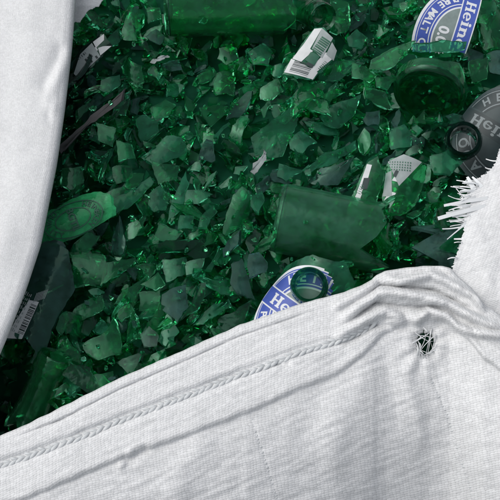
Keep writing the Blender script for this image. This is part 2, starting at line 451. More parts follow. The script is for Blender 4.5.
def oval_label(name, parent, F, a, b, mats, mirror=False, word='Heineken', top='HEINEKEN', bottom='PURE MALT QUALITY', inner=True, clip=None):
    """printed oval label bent onto a surface; F(u, v, lift) maps millimetres-true label coordinates to the world. mats: border, ring, letters, centre, band, extra"""
    mb = MB(); sg = -1 if mirror else 1; F0 = F
    def F(u, v, l):
        return F0(u, v, l + 0.0006 * max(0.0, noise.noise(Vector((u * 50, v * 50, 4.2)))))
    def put(polys, mi, lift, dz=0.0):
        for k, p in enumerate(polys):
            if len(p) == 4 and math.dist(p[0], p[1]) > 0.0022:
                c_ = int(math.dist(p[0], p[1]) / 0.0015) + 1
                for i in range(c_):
                    lp = lambda s_, e_, t_: (s_[0] + (e_[0] - s_[0]) * t_, s_[1] + (e_[1] - s_[1]) * t_)
                    one([lp(p[0], p[1], i / c_), lp(p[0], p[1], (i + 1) / c_), lp(p[3], p[2], (i + 1) / c_), lp(p[3], p[2], i / c_)], mi, lift + dz * k)
            else: one(p, mi, lift + dz * k)
    def one(p, mi, lift):
            q = [F(u, sg * v, lift) for u, v in p]
            if clip and not inside(*to_px(sum(q, Vector()) / len(q)), clip): return
            mb.add(q, [tuple(range(len(q)))], mi)
    def ann(r0, r1, mi, lift, n=72, rings=4):
        out = []
        for i in range(n):
            p = 2 * math.pi * i / n; q = 2 * math.pi * (i + 1) / n
            for j in range(rings):
                f0 = r0 + (r1 - r0) * j / rings; f1 = r0 + (r1 - r0) * (j + 1) / rings
                out.append([(a * f0 * math.cos(p), b * f0 * math.sin(p)), (a * f1 * math.cos(p), b * f1 * math.sin(p)), (a * f1 * math.cos(q), b * f1 * math.sin(q)), (a * f0 * math.cos(q), b * f0 * math.sin(q))])
        put(out, mi, lift)
    L0, DL = 0.00015, 0.00010
    ann(0.02, 1.0, 0, L0, rings=8)                                  # paper, border colour
    ann(0.62, 0.945, 1, L0 + DL)                                    # coloured ring
    ann(0.655, 0.675, 2, L0 + 2 * DL, rings=1)
    ann(0.905, 0.918, 2, L0 + 2 * DL, rings=1)
    ann(0.02, 0.585, 3, L0 + DL, rings=6)                           # centre
    hb = b * 0.165
    def strip(v0, v1, w, mi, lift, n=40):
        put([rect(-w + 2 * w * i / n, v0, -w + 2 * w * (i + 1) / n, v1) for i in range(n)], mi, lift)
    strip(-hb * 1.16, hb * 1.16, a * 0.965, 0, L0 + 3 * DL); strip(-hb, hb, a * 0.965, 4, L0 + 4 * DL)
    put([[(u, v - hb * 0.62) for u, v in p] for p in slab_word(word, hb * 1.3, a * 1.5)], 2, L0 + 5 * DL, 0.0000012)
    def arc_text(s, frac, size, top_side, spread):
        n = len(s)
        for i, ch in enumerate(s):
            if ch == ' ': continue
            tt = (i + 0.5) / n * 2 - 1
            an = (math.pi / 2 - tt * spread) if top_side else (-math.pi / 2 + tt * spread)
            cx, cy = a * frac * math.cos(an), b * frac * math.sin(an)
            tx, ty = -a * math.sin(an), b * math.cos(an); l = math.hypot(tx, ty); tx, ty = tx / l, ty / l
            if top_side: tx, ty = -tx, -ty
            nx, ny = -ty, tx
            vs, fs = text_geo(ch, 0.03)
            q = [F(cx + (x * tx + (y - 0.34) * nx) * size, sg * (cy + (x * ty + (y - 0.34) * ny) * size), L0 + 3 * DL) for x, y in vs]
            if not clip or inside(*to_px(sum(q, Vector()) / len(q)), clip): mb.add(q, fs, 2)
    if top: arc_text(top, 0.79, b * 0.25, True, 1.05)
    if bottom: arc_text(bottom, 0.79, b * 0.215, False, 1.2)
    if inner:
        vs, fs = text_geo('0.0', 0.035)
        mb.add([F(x * b * 0.30, sg * (y * b * 0.30 - b * 0.50), L0 + 3 * DL) for x, y in vs], fs, 2)
    return adopt(link(name, mb.mesh(name), mats), parent)

# ------------------------------------------------------------------ what the photo shows of the heap, in photo pixels
VISIBLE = [(78, -6), (506, -6), (506, 140), (470, 180), (464, 240), (452, 264), (375, 278), (345, 295), (240, 327), (120, 380), (-6, 440), (-6, 350), (10, 330), (40, 245), (57, 160), (64, 110)]
def inside(x, y, poly):
    c = False; n = len(poly)
    for i in range(n):
        (x1, y1), (x2, y2) = poly[i], poly[i - 1]
        if (y1 > y) != (y2 > y) and x < (x2 - x1) * (y - y1) / (y2 - y1) + x1: c = not c
    return c
MASK = np.zeros((520, 520), bool)
def cover(poly):
    xs = [p[0] for p in poly]; ys = [p[1] for p in poly]
    for y in range(max(0, int(min(ys))), min(519, int(max(ys)) + 1)):
        for x in range(max(0, int(min(xs))), min(519, int(max(xs)) + 1)):
            if inside(x, y, poly): MASK[y, x] = True

# traced shards: tone, bend radius (mm, 0 = flat), bend direction (deg), tilt x, tilt y, outline
TR = [
 ('m', 34, 20, .1, -.2, [(199, 108), (229, 106), (211, 127)]), ('b', 0, 0, .1, .1, [(217, 73), (234, 70), (235, 95), (216, 94), (213, 84)]),
 ('m', 30, 65, -.3, .1, [(239, 113), (248, 116), (240, 144), (226, 154), (229, 135)]), ('g', 60, 40, .15, .15, [(297, 102), (308, 95), (292, 136), (283, 156), (255, 154), (251, 136)]),
 ('g', 32, -35, .05, .2, [(139, 155), (166, 135), (181, 137), (188, 149), (170, 160), (157, 166)]), ('g', 0, 0, .3, .2, [(213, 136), (229, 122), (231, 124), (218, 137)]),
 ('m', 0, 0, -.15, .1, [(203, 132), (213, 131), (215, 142), (203, 144)]), ('g', 30, 90, .2, .1, [(137, 118), (146, 113), (158, 122), (158, 135), (142, 142), (138, 128)]),
 ('g', 0, 0, .1, .2, [(101, 80), (120, 74), (121, 84), (108, 93), (99, 89)]), ('b', 31, 8, -.1, -.1, [(120, 66), (128, 58), (142, 66), (144, 82), (130, 85)]),
 ('d', 31, 60, .4, -.2, [(121, 94), (135, 88), (126, 116), (119, 115), (106, 127)]), ('m', 30, 10, .1, .1, [(112, 167), (132, 165), (133, 176), (115, 184)]),
 ('b', 0, 0, .2, .2, [(131, 173), (145, 173), (139, 186), (121, 190)]), ('b', 30, 85, 0, .2, [(69, 250), (105, 254), (107, 270), (100, 287), (73, 288), (73, 263)]),
 ('m', 0, 0, .2, .3, [(107, 262), (136, 256), (138, 260), (120, 275), (100, 285), (103, 270)]), ('b', 0, 0, -.2, .2, [(126, 226), (136, 219), (141, 226), (134, 238), (124, 240)]),
 ('t', 30, 0, -.4, .1, [(119, 215), (125, 240), (123, 254), (111, 254), (112, 237)]), ('g', 0, 0, .1, .25, [(149, 194), (160, 185), (170, 197), (166, 209), (154, 212), (148, 204)]),
 ('g', 0, 0, .1, .3, [(88, 290), (98, 288), (105, 292), (95, 296)]), ('g', 34, 40, -.1, .2, [(185, 190), (213, 193), (198, 204), (184, 204)]),
 ('g', 0, 0, .15, .25, [(203, 214), (214, 205), (218, 211), (206, 228), (198, 227), (200, 218)]), ('g', 0, 0, .1, .1, [(180, 215), (195, 216), (193, 229), (178, 229)]),
 ('b', 0, 0, .2, -.2, [(208, 230), (219, 235), (214, 243), (204, 248)]), ('m', 22, -25, .05, .15, [(233, 194), (242, 186), (252, 195), (246, 226), (223, 238), (224, 222)]),
 ('g', 26, 20, .2, .3, [(251, 196), (263, 190), (265, 200), (259, 213), (251, 206)]), ('d', 30, 90, 0, -.3, [(150, 247), (166, 240), (200, 239), (206, 245), (188, 252), (154, 253)]),
 ('t', 0, 0, .1, .25, [(231, 264), (242, 258), (249, 281), (256, 300), (237, 293), (230, 283)]), ('t', 0, 0, .1, .35, [(249, 254), (259, 252), (268, 262), (266, 272), (249, 277), (247, 266)]),
 ('g', 0, 0, .3, .2, [(219, 248), (226, 247), (212, 270), (206, 269)]), ('g', 31, 15, 0, .2, [(162, 259), (186, 256), (189, 271), (166, 282)]),
 ('g', 0, 0, -.1, .3, [(186, 262), (205, 258), (200, 271), (186, 275)]), ('b', 40, 60, .1, .15, [(74, 309), (103, 293), (105, 306), (79, 321), (71, 316)]),
 ('b', 0, 0, .1, .3, [(119, 309), (130, 303), (135, 311), (122, 321), (117, 316)]), ('b', 45, 30, .05, .25, [(82, 344), (101, 335), (115, 313), (121, 338), (120, 354), (98, 360), (85, 352)]),
 ('c', 0, 0, .1, .2, [(140, 334), (149, 326), (159, 335), (157, 346), (144, 346)]), ('b', 31, 90, 0, .1, [(139, 292), (160, 289), (159, 309), (139, 311)]),
 ('t', 45, 10, .05, .25, [(162, 294), (186, 284), (189, 306), (177, 323), (161, 308)]), ('b', 0, 0, .1, .2, [(89, 376), (113, 371), (116, 383), (103, 396), (86, 388)]),
 ('d', 0, 0, -.2, .1, [(115, 362), (142, 353), (130, 377)]), ('g', 0, 0, .1, .3, [(214, 304), (229, 298), (233, 306), (203, 324), (192, 324)]),
 ('d', 26, -55, .1, .1, [(179, 321), (198, 284), (206, 282), (198, 311)]), ('m', 26, 30, .1, .2, [(210, 328), (222, 330), (230, 340), (215, 345)]),
 ('d', 0, 0, -.2, -.1, [(215, 319), (252, 300), (240, 330), (227, 338)]), ('g', 30, -50, .1, .2, [(322, 113), (330, 104), (361, 94), (356, 113), (339, 128), (324, 125)]),  # first entry: a black gap, its shade given as a deep green shard
 ('g', 0, 0, .2, .3, [(302, 118), (325, 123), (342, 131), (327, 135), (315, 130)]), ('g', 30, 30, 0, .2, [(289, 140), (301, 130), (318, 140), (303, 153), (290, 148)]),
 ('g', 34, -50, .2, .2, [(356, 140), (357, 148), (339, 159), (315, 169), (307, 172), (325, 152)]), ('t', 30, -40, -.2, 0, [(306, 181), (320, 168), (349, 159), (355, 155), (338, 185)]),
 ('g', 0, 0, .1, .3, [(279, 163), (305, 169), (286, 181), (277, 176)]), ('g', 30, 60, .3, .3, [(328, 78), (334, 62), (356, 60), (379, 47), (377, 54), (360, 67), (342, 78)]),
 ('m', 0, 0, .1, .2, [(375, 77), (400, 76), (388, 89), (376, 86)]), ('b', 30, 30, .2, .1, [(367, 86), (386, 91), (393, 110), (374, 103), (365, 96)]),
 ('t', 0, 0, .1, .25, [(366, 112), (380, 110), (379, 124), (368, 126), (363, 119)]), ('g', 0, 0, 0, .3, [(391, 128), (404, 124), (413, 134), (412, 146), (391, 149)]),
 ('t', 30, 55, .4, 0, [(345, 34), (355, 14), (371, 6), (367, 17), (352, 32)]), ('g', 0, 0, .1, .2, [(347, 37), (357, 29), (368, 37), (361, 49), (349, 46)]),
 ('b', 33, 20, .1, .1, [(330, -2), (350, 1), (351, 24), (337, 35), (329, 31)]), ('g', 31, 88, 0, .3, [(414, 43), (442, 39), (467, 41), (465, 49), (440, 51), (415, 50)]),
 ('t', 0, 0, .1, .1, [(466, 48), (484, 54), (484, 62), (468, 61)]), ('b', 31, 90, 0, .1, [(469, 61), (489, 57), (487, 78), (472, 83)]),
 ('t', 0, 0, -.1, .2, [(486, 54), (501, 50), (507, 74), (490, 72)]), ('m', 30, 20, .1, .2, [(478, -3), (505, -3), (505, 46), (484, 48), (478, 24)]),
 ('m', 32, 10, .1, .2, [(131, 8), (144, 9), (145, 22), (134, 30), (137, 41), (123, 39), (121, 30), (126, 18)]), ('g', 30, 50, .3, .2, [(100, 46), (121, 25), (123, 38), (118, 44)]),
 ('m', 0, 0, .1, .3, [(146, 8), (160, 7), (162, 18), (148, 23)]), ('t', 0, 0, .1, .1, [(145, 36), (156, 29), (165, 36), (160, 45)]),
 ('m', 28, 60, .2, .2, [(198, 75), (214, 66), (217, 72), (210, 81), (199, 83)]), ('m', 30, 20, 0, .2, [(219, 48), (236, 46), (239, 58), (226, 65), (217, 58)]),
 ('g', 34, 40, .1, .2, [(248, 52), (263, 42), (273, 50), (268, 65), (253, 64)]), ('d', 31, 70, .1, .2, [(86, 392), (60, 372), (70, 360), (92, 372), (100, 398)]),
 ('m', 31, 70, .1, .2, [(150, 108), (166, 98), (176, 104), (168, 116), (154, 120)]), ('b', 0, 0, -.1, .2, [(260, 88), (278, 78), (284, 90), (272, 99), (260, 99)]),
 ('g', 30, 0, .1, .2, [(430, 155), (452, 148), (466, 160), (450, 176), (434, 172)]), ('b', 31, 20, .1, .2, [(352, 62), (366, 66), (378, 74), (370, 82), (352, 76)]),
 ('m', 31, 100, .0, .2, [(95, 120), (116, 128), (112, 146), (98, 140)]), ('m', 31, 10, .1, .2, [(116, 140), (132, 144), (136, 158), (118, 160)]),
 ('b', 0, 0, .1, .2, [(62, 168), (82, 166), (84, 182), (70, 190), (60, 184)]), ('m', 31, 40, .1, .2, [(152, 160), (180, 164), (176, 180), (158, 184)]),
 ('m', 33, -20, .1, .1, [(96, 196), (124, 186), (140, 196), (120, 212), (110, 206)]), ('g', 30, -60, .1, .2, [(108, 204), (130, 190), (150, 176), (154, 182), (128, 208), (112, 216)]),
 ('m', 24, 80, 0, .2, [(160, 222), (182, 232), (176, 240), (152, 240)]), ('b', 0, 0, .1, .3, [(140, 284), (158, 272), (166, 284), (156, 290)]),
]
# pieces with a shape of their own keep these outlines free of loose filler
HERO_AREAS = [
 [(160, -5), (330, -5), (328, 30), (298, 34), (160, 44)], [(270, 205), (288, 182), (330, 190), (368, 206), (366, 240), (330, 250), (280, 240)],
 [(388, 95), (420, 50), (465, 48), (466, 80), (430, 115), (395, 115)], [(236, 332), (276, 262), (320, 256), (346, 268), (346, 300)],
 [(441, 150), (470, 105), (502, 80), (502, 160), (445, 165)], [(411, 50), (425, 10), (440, -5), (478, -5), (475, 48)], [(38, 248), (40, 218), (104, 190), (112, 216), (74, 240)],
 [(0, 340), (30, 250), (66, 244), (74, 290), (36, 356)], [(70, 80), (74, 55), (104, 34), (112, 44), (88, 78)], [(282, 74), (292, 60), (316, 26), (338, 40), (338, 56), (312, 80)],
 [(346, 214), (366, 158), (400, 154), (430, 164), (425, 196), (404, 214)], [(60, 155), (85, 122), (125, 88), (112, 116), (88, 130)], [(18, 424), (36, 372), (60, 370), (50, 412)],
 [(376, 262), (384, 234), (452, 232), (452, 268), (384, 274)], [(160, 362), (176, 344), (194, 350), (190, 366)], [(248, 176), (268, 146), (272, 146), (258, 176)],
]
for a in HERO_AREAS: cover(a)
HEROMASK = MASK.copy()
for t in TR: cover(t[5])

# ---- layer 1: countless crumbs that fill the heap
crumbs = MB()
TONES = ['b', 'm', 'd', 'g', 't', 'bed']
def rnd_tone(): return R.choices([0, 1, 2, 3, 4], [3, 5, 3, 3, 1])[0]
BX = [i for i in range(0, NX, 2)]; BY = [j for j in range(0, NY, 2)]
vs = [(HX0 + i * HS, HY0 + j * HS, BASE[j, i] - 0.004) for j in BY for i in BX]
w = len(BX)
crumbs.add(vs, [(b * w + a, b * w + a + 1, (b + 1) * w + a + 1, (b + 1) * w + a) for b in range(len(BY) - 1) for a in range(w - 1)], 5)
def crumb(px, py, size, lift_q=0.55, occupy_it=True, chunky=0.45):
    z = h_at(*P(px, py, -0.01).xy); c0 = P(px, py, z)
    tmp = MB(); mi = rnd_tone()
    if R.random() < chunky: vs = chunk_into(tmp, Vector((c0.x, c0.y, 0)), size, mi)
    else:
        fr = Frame(Vector((c0.x, c0.y, 0)), rand_normal(0.62), R.gauss(0, 0.6), R.choice([0.03, 0.02, -0.026, 0.015, 0.05, None]))
        vs = shard_into(tmp, fr, rand_poly(size, R.uniform(0.9, 1.55))[0], R.uniform(0.0018, 0.0032), mi, 0.006)
    dz = support(vs, lift_q)
    vs2 = [Vector((v.x, v.y, v.z + dz)) for v in vs]
    crumbs.add(vs2, tmp.f, mi, tmp.sh, smooth=True)
    for k in range(len(tmp.f)): crumbs.smooth[-1 - k] = tmp.smooth[-1 - k]
    if occupy_it: occupy(vs2, 1)
for _ in range(3300):
    px, py = R.uniform(-25, 525), R.uniform(-40, 450)
    if (px < -10 and py < 300) or py > 465 - 0.43 * min(px, 370): continue
    crumb(px, py, R.uniform(0.004, 0.0120), 0.42, True, 0.3)

# ---- pieces with a shape of their own
LAND = []        # (phrase, px, py) for the shards' labels
def single(name, mb, mats, label, cat, group=None, tone=None):
    me = mb.mesh(name); o = link(name, me, mats)
    c = sum((v.co for v in me.vertices), Vector()) / len(me.vertices)
    me.transform(Matrix.Translation(-c)); o.location = c
    return tag(o, label, cat, group)
def base_of(vs):
    c = sum(vs, Vector()) / len(vs); return Vector((c.x, c.y, min(v.z for v in vs)))
def part(root, name, mb, mats): return adopt(link(name, mb.mesh(name), mats), root)

S_HEEL = BL[5]
# bottle lying across the top edge
ax = vdir(1, 0.03, -0.02); org = P(164, 5, 0.020)
b1 = MB(); v1 = revolve(b1, org, ax, 0.4, S_HEEL, s_of_z(0.120), j1=0.008)
b2 = MB(); revolve(b2, org, ax, 0.4, 0.0006, S_HEEL - 0.0003, t=0.004, ns=10)
r = empty('glass_bottle', base_of(v1)); tag(r, 'big dark green bottle lying on its side along the top edge, neck broken off', 'bottle', 'broken green bottles')
part(r, 'body', b1, GT); part(r, 'base', b2, GT); LAND.append(('bottle along the top edge', 235, 15)); occupy(v1)
# broken neck ring beside it
m = MB(); v = revolve(m, P(310, 11, 0.012) - vdir(0.35, -0.35, 0.85) * 0.205, vdir(0.35, -0.35, 0.85), 0, s_of_z(0.190), BL[-1], j0=0.006, t=0.0032)
single('bottle_neck', m, G['d'], 'broken dark bottle neck, mouth up, at the end of the top bottle', 'bottle neck', 'broken bottle necks'); LAND.append(('bottle neck by the top bottle', 312, 14)); occupy(v)
# bottle half lying in the middle
ax = vdir(1, -0.20, 0.03); org = P(275, 217, 0.020)
b1 = MB(); v1 = revolve(b1, org, ax, 0.9, S_HEEL, s_of_z(0.092), j1=0.017)
b2 = MB(); revolve(b2, org, ax, 0.9, 0.0006, S_HEEL - 0.0003, t=0.0045, ns=10)
r = empty('glass_bottle', base_of(v1)); tag(r, 'dusty green lower half of a bottle lying on its side above the blue label', 'bottle', 'broken green bottles')
part(r, 'body', b1, GB); part(r, 'base', b2, GB); LAND.append(('lying dusty bottle half', 330, 222)); occupy(v1)
# upturned bottle base
ax = vdir(0.28, 0.72, -0.63); org = P(428, 97, 0.018)
b1 = MB(); v1 = revolve(b1, org, ax, 0.9, S_HEEL, s_of_z(0.018), j1=0.007, scale=1.12)
b2 = MB(); revolve(b2, org, ax, 0.9, 0.0006, S_HEEL - 0.0003, t=0.0045, ns=10, scale=1.12)
r = empty('glass_bottle', base_of(v1)); tag(r, 'round green bottle base turned up towards the sky, below the oval blue label', 'bottle base', 'broken green bottles')
part(r, 'wall', b1, G['m']); part(r, 'bottom', b2, G['d']); LAND.append(('upturned round bottle base', 424, 82)); occupy(v1)

def wall_frame(px, py, z, axis2, rad, lean=(0, 0)):
    """curved sheet facing the camera whose bottle axis runs along AXIS2 in the view"""
    n = vdir(lean[0], lean[1], 1); f = Frame(P(px, py, z), n, 0, rad)
    a = vdir(axis2[0], axis2[1], 0); a = (a - f.n * a.dot(f.n)).normalized()
    f.e2 = a; f.e1 = a.cross(f.n); return f
BLUE = [M_WHITE, M_BLUE, M_WHITE, M_SILVER, M_BLUE, M_RED]
GREY = [M_GMID, M_GDARK, M_GWHITE, M_GMID, M_GDARK, M_RED]
def labelled(name, label, fr, outline, tone, center_px, a, b, mats, mirror=False, group=None, lift_t=0.0026, **kw):
    m = MB(); v = shard_into(m, fr, [fr.uv(*q) for q in outline], lift_t, step=0.003, jit=0.0003)
    r = empty(name, base_of(v)); tag(r, label, 'glass shard', group)
    part(r, 'glass', m, G[tone])
    u0, v0 = fr.uv(*center_px); rr = fr.rad
    oval_label('label', r, lambda u, v_, l: fr.at(u0 + u, v0 + v_, l), a * PXM, b * PXM, mats, mirror, **kw)
    occupy(v); return r
# blue label under the lying bottle
fr = wall_frame(296, 300, 0.022, (0.57, 0.82), 0.034, (-0.28, 0.16))
labelled('labelled_shard', 'curved green shard with a blue and white oval label, tucked behind the sack hem', fr,
         [(232, 345), (252, 300), (276, 262), (312, 254), (346, 262), (358, 285), (350, 320), (300, 350)], 'g', (307, 322), 59, 53, BLUE, group='shards with printed oval labels', clip=[(230, 360), (230, 250), (300, 250), (322, 262), (332, 280), (330, 330), (310, 360)])
LAND.append(('blue label by the hem', 290, 292))
m = MB(); ax = vdir(-0.06, 0.10, 1); v = revolve(m, P(309, 285, 0.052) - ax * 0.2375 * 1.06, ax, 0, s_of_z(0.208), BL[-1], j0=0.002, t=0.0036, scale=1.06)
single('bottle_neck', m, G['d'], 'dark green bottle mouth standing upright on the blue label by the hem', 'bottle neck', 'broken bottle necks'); occupy(v)
# grey faded label at the edge
fr = wall_frame(490, 128, 0.030, (0.55, 0.80), 0.040, (-0.30, 0.15))
labelled('labelled_shard', 'dark curved shard with faded grey oval label and upside-down pale letters', fr,
         [(438, 160), (444, 145), (458, 118), (476, 100), (506, 80), (530, 90), (530, 160), (490, 180), (455, 172)], 's', (510, 140), 64, 55, GREY, mirror=True, group='shards with printed oval labels', bottom='HEINEKEN', top='QUALITY')
LAND.append(('faded grey label', 478, 115))
m = MB(); ax = vdir(-0.1, 0.15, 1); v = revolve(m, P(464, 138, 0.056) - ax * 0.2375 * 1.12, ax, 0, s_of_z(0.214), BL[-1], j0=0.002, t=0.0034, scale=1.12)
single('bottle_neck', m, G['s'], 'dark bottle mouth lying open upwards against the faded grey label', 'bottle neck', 'broken bottle necks'); occupy(v)
# blue zero label at the top
fr = wall_frame(452, 20, 0.030, (0.95, -0.30), 0.050, (0, 0.1))
labelled('labelled_shard', 'curved shard with a blue oval label turned sideways, white zeros at its centre', fr,
         [(406, 52), (408, 30), (424, 4), (446, -14), (480, -10), (480, 10), (470, 40), (462, 56), (430, 58)], 'm', (461, 40), 62, 52, BLUE, group='shards with printed oval labels', clip=[(400, 60), (400, -30), (474, -30), (476, 10), (468, 34), (464, 50), (440, 53), (415, 49)])
LAND.append(('sideways blue label', 445, 22))

# embossed shard beside the cloth
fr = wall_frame(74, 218, 0.020, (0.93, 0.37), 0.027, (0.0, 0.15))
m = MB(); v = shard_into(m, fr, [fr.uv(*q) for q in [(43, 211), (64, 199), (93, 189), (110, 194), (112, 216), (76, 238), (54, 246), (37, 249), (39, 223)]], 0.0028, step=0.003)
r = empty('embossed_shard', base_of(v)); tag(r, 'bright green curved shard with a raised oval emblem, beside the smooth cloth flap', 'glass shard')
part(r, 'glass', m, G['e']); occupy(v); LAND.append(('embossed oval shard', 74, 218))
e = MB(); u0, v0 = fr.uv(73, 219)
def em(polys, lift=0.0006):
    for p in polys:
        n = len(p); top = [fr.at(u0 + u, v0 + v_, lift) for u, v_ in p]; bot = [fr.at(u0 + u, v0 + v_, -0.0002) for u, v_ in p]
        e.add(top + bot, [tuple(range(n))] + [(i, n + i, n + (i + 1) % n, (i + 1) % n) for i in range(n)], 0, smooth=False)
A_, B_ = 18 * PXM, 31 * PXM
# ridges: two nested ovals and arcs of worn lettering
for f in (1.0, 0.60): em(arc_polys(0, 0, A_ * f, B_ * f, 0.0009, 0, 6.283, 44))
for word_, top_ in (('HEINEKEN', True), ('QUALITY', False)):
    for i, ch in enumerate(word_):
        t_ = (i + .5) / len(word_) * 2 - 1; an = (math.pi / 2 - t_ * 1.0) if top_ else (-math.pi / 2 + t_ * 1.0); vs, fs = text_geo(ch, 0.02)
        cx, cy = A_ * .80 * math.cos(an), B_ * .80 * math.sin(an); tx, ty = -math.sin(an) * A_, math.cos(an) * B_; l = math.hypot(tx, ty) * (-1 if top_ else 1); tx /= l; ty /= l
        for f_ in fs: em([[(cx + (vs[q][0] * tx - (vs[q][1] - .35) * ty) * 0.0062, cy + (vs[q][0] * ty + (vs[q][1] - .35) * tx) * 0.0062) for q in f_]], 0.0007)
vs, fs = text_geo('BGTL', 0.03)
for f_ in fs: em([[(vs[q][0] * 0.0085, (vs[q][1] - .35) * 0.0085) for q in f_]], 0.0008)
part(r, 'emblem', e, M_GREENINK)

# bottle wall with a barcode
fr = wall_frame(38, 298, 0.018, (0.36, 0.93), 0.055, (-0.05, 0.15))
m = MB(); v = shard_into(m, fr, [fr.uv(*q) for q in [(30, 250), (56, 243), (68, 250), (75, 288), (60, 312), (47, 352), (38, 357), (26, 338), (-4, 338), (8, 300)]], 0.0028, step=0.003)
r = empty('barcode_shard', base_of(v)); tag(r, 'grimy dark bottle wall with a white barcode label, half under the smooth cloth flap', 'glass shard')
part(r, 'glass', m, G['t']); occupy(v); LAND.append(('dark shard with the barcode', 45, 300))
def decal(mb, fr, poly, mi, lift, cut=1):
    us = [fr.uv(*q) for q in poly]
    if len(us) == 4 and cut > 1:
        def lp(a, b, t): return (a[0] + (b[0] - a[0]) * t, a[1] + (b[1] - a[1]) * t)
        nu = max(1, int(max(math.dist(us[0], us[1]), math.dist(us[3], us[2])) / 0.0014)); nv = max(1, int(max(math.dist(us[0], us[3]), math.dist(us[1], us[2])) / 0.0014))
        gp = [fr.at(*lp(lp(us[0], us[1], i / nu), lp(us[3], us[2], i / nu), k / nv), lift) for k in range(nv + 1) for i in range(nu + 1)]
        mb.add(gp, [(k * (nu + 1) + i, k * (nu + 1) + i + 1, (k + 1) * (nu + 1) + i + 1, (k + 1) * (nu + 1) + i) for k in range(nv) for i in range(nu)], mi)
    else: mb.add([fr.at(a, b, lift) for a, b in us], [tuple(range(len(us)))], mi)
def quad(o, a, b, x0, y0, x1, y1):
    return [(o[0] + a[0] * x + b[0] * y, o[1] + a[1] * x + b[1] * y) for x, y in ((x0, y0), (x1, y0), (x1, y1), (x0, y1))]
d = MB()
decal(d, fr, [(4, 338), (22, 339), (39, 302), (29, 300)], 0, 0.0003, 4)
o_, a_, b_ = (23, 338), (17 / 38, -36 / 38), (-0.92, -0.38)
rr = random.Random(4); x = 3.0
while x < 33:
    wd = rr.choice([0.55, 0.55, 0.9, 1.5])
    if not 16.5 < x < 18.5: decal(d, fr, quad(o_, a_, b_, x, 1.2, x + wd, 7.2), 1, 0.00045)
    x += wd + rr.choice([0.5, 0.7, 1.1])
for k in range(9):                                   # lines of small print up the edge
    x0 = 2 + k * 4.6
    for q in range(5):
        y0 = 10.5 + q * 1.9; ln = rr.uniform(1.8, 3.8)
        decal(d, fr, quad(o_, a_, b_, x0, y0, x0 + ln, y0 + rr.uniform(0.7, 1.1)), 2, 0.0004)
for k in range(8):
    decal(d, fr, quad((40, 301), (0.9, -0.3), (0.36, -0.93), -8 + k * 1.7, 1, -7.1 + k * 1.7, 11), 2, 0.00042)
part(r, 'barcode_label', d, [M_PAPER, M_INK, M_PAPER2])
g = MB()
decal(g, fr, [(43, 293), (52, 290), (53, 291), (44, 295)], 0, 0.0003); decal(g, fr, [(52, 289), (63, 284), (63, 285), (53, 291)], 0, 0.0003)
part(r, 'scratch', g, G['b'])

def paper_shard(name, label, fr, outline, tone, decals, cuts=4, cat='glass shard', group=None, t=0.0025):
    m = MB(); v = shard_into(m, fr, [fr.uv(*q) for q in outline], t, step=0.0025)
    r = empty(name, base_of(v)); tag(r, label, cat, group); part(r, 'glass', m, G[tone])
    d = MB()
    for k, (mi, poly) in enumerate(decals): decal(d, fr, poly, mi, 0.00030 + 0.000012 * k + (0.0002 if mi else 0), cuts)
    part(r, 'label', d, [M_PAPER, M_INK, M_GREENINK, M_PAPER2]); occupy(v); return r
def bars(o, a, b, n, step, h, mi=1, w=0.5, seed=1):
    rr = random.Random(seed); return [(mi, quad(o, a, b, i * step, 0, i * step + w * rr.choice([.6, 1, 1.5]), h)) for i in range(n)]
# white label shard near the top bottle
fr = wall_frame(312, 54, 0.032, (0.62, 0.78), 0.036, (-0.1, 0.1))
paper_shard('labelled_shard', 'curved shard with torn white back label and barcode, below the top bottle neck', fr,
  [(314, 27), (324, 27), (335, 40), (338, 56), (322, 72), (313, 80), (298, 78), (282, 74), (285, 66), (292, 58), (300, 45)], 'g',
  [(0, [(284, 72), (313, 79), (318, 72), (291, 58)]), (0, [(292, 58), (303, 44), (313, 51), (301, 62)]), (0, [(303, 44), (314, 28), (322, 28), (310, 49)]), (3, [(312, 49), (322, 28), (333, 38), (322, 58)]), (0, [(316, 72), (310, 68), (326, 52), (333, 58)]), (3, [(326, 54), (332, 42), (337, 50), (334, 60)])]
  + bars((289, 71), (0.47, -0.85), (0.95, 0.26), 9, 1.5, 19, 1, 0.55, 3)
  + bars((312, 50), (0.6, -0.8), (0.85, 0.55), 8, 2.2, 10, 2, 1.1, 5)
  + [(2, [(311, 52), (320, 56), (314, 66), (305, 60)]), (1, [(308, 62), (314, 65), (312, 68), (306, 65)]), (0, [(313, 54), (316, 55), (311, 63), (309, 61)])]
  + bars((318, 68), (0.62, -0.72), (0.8, 0.5), 6, 2.0, 6, 2, 0.7, 9), group='shards with white paper labels')
LAND.append(('torn white back label', 312, 54))
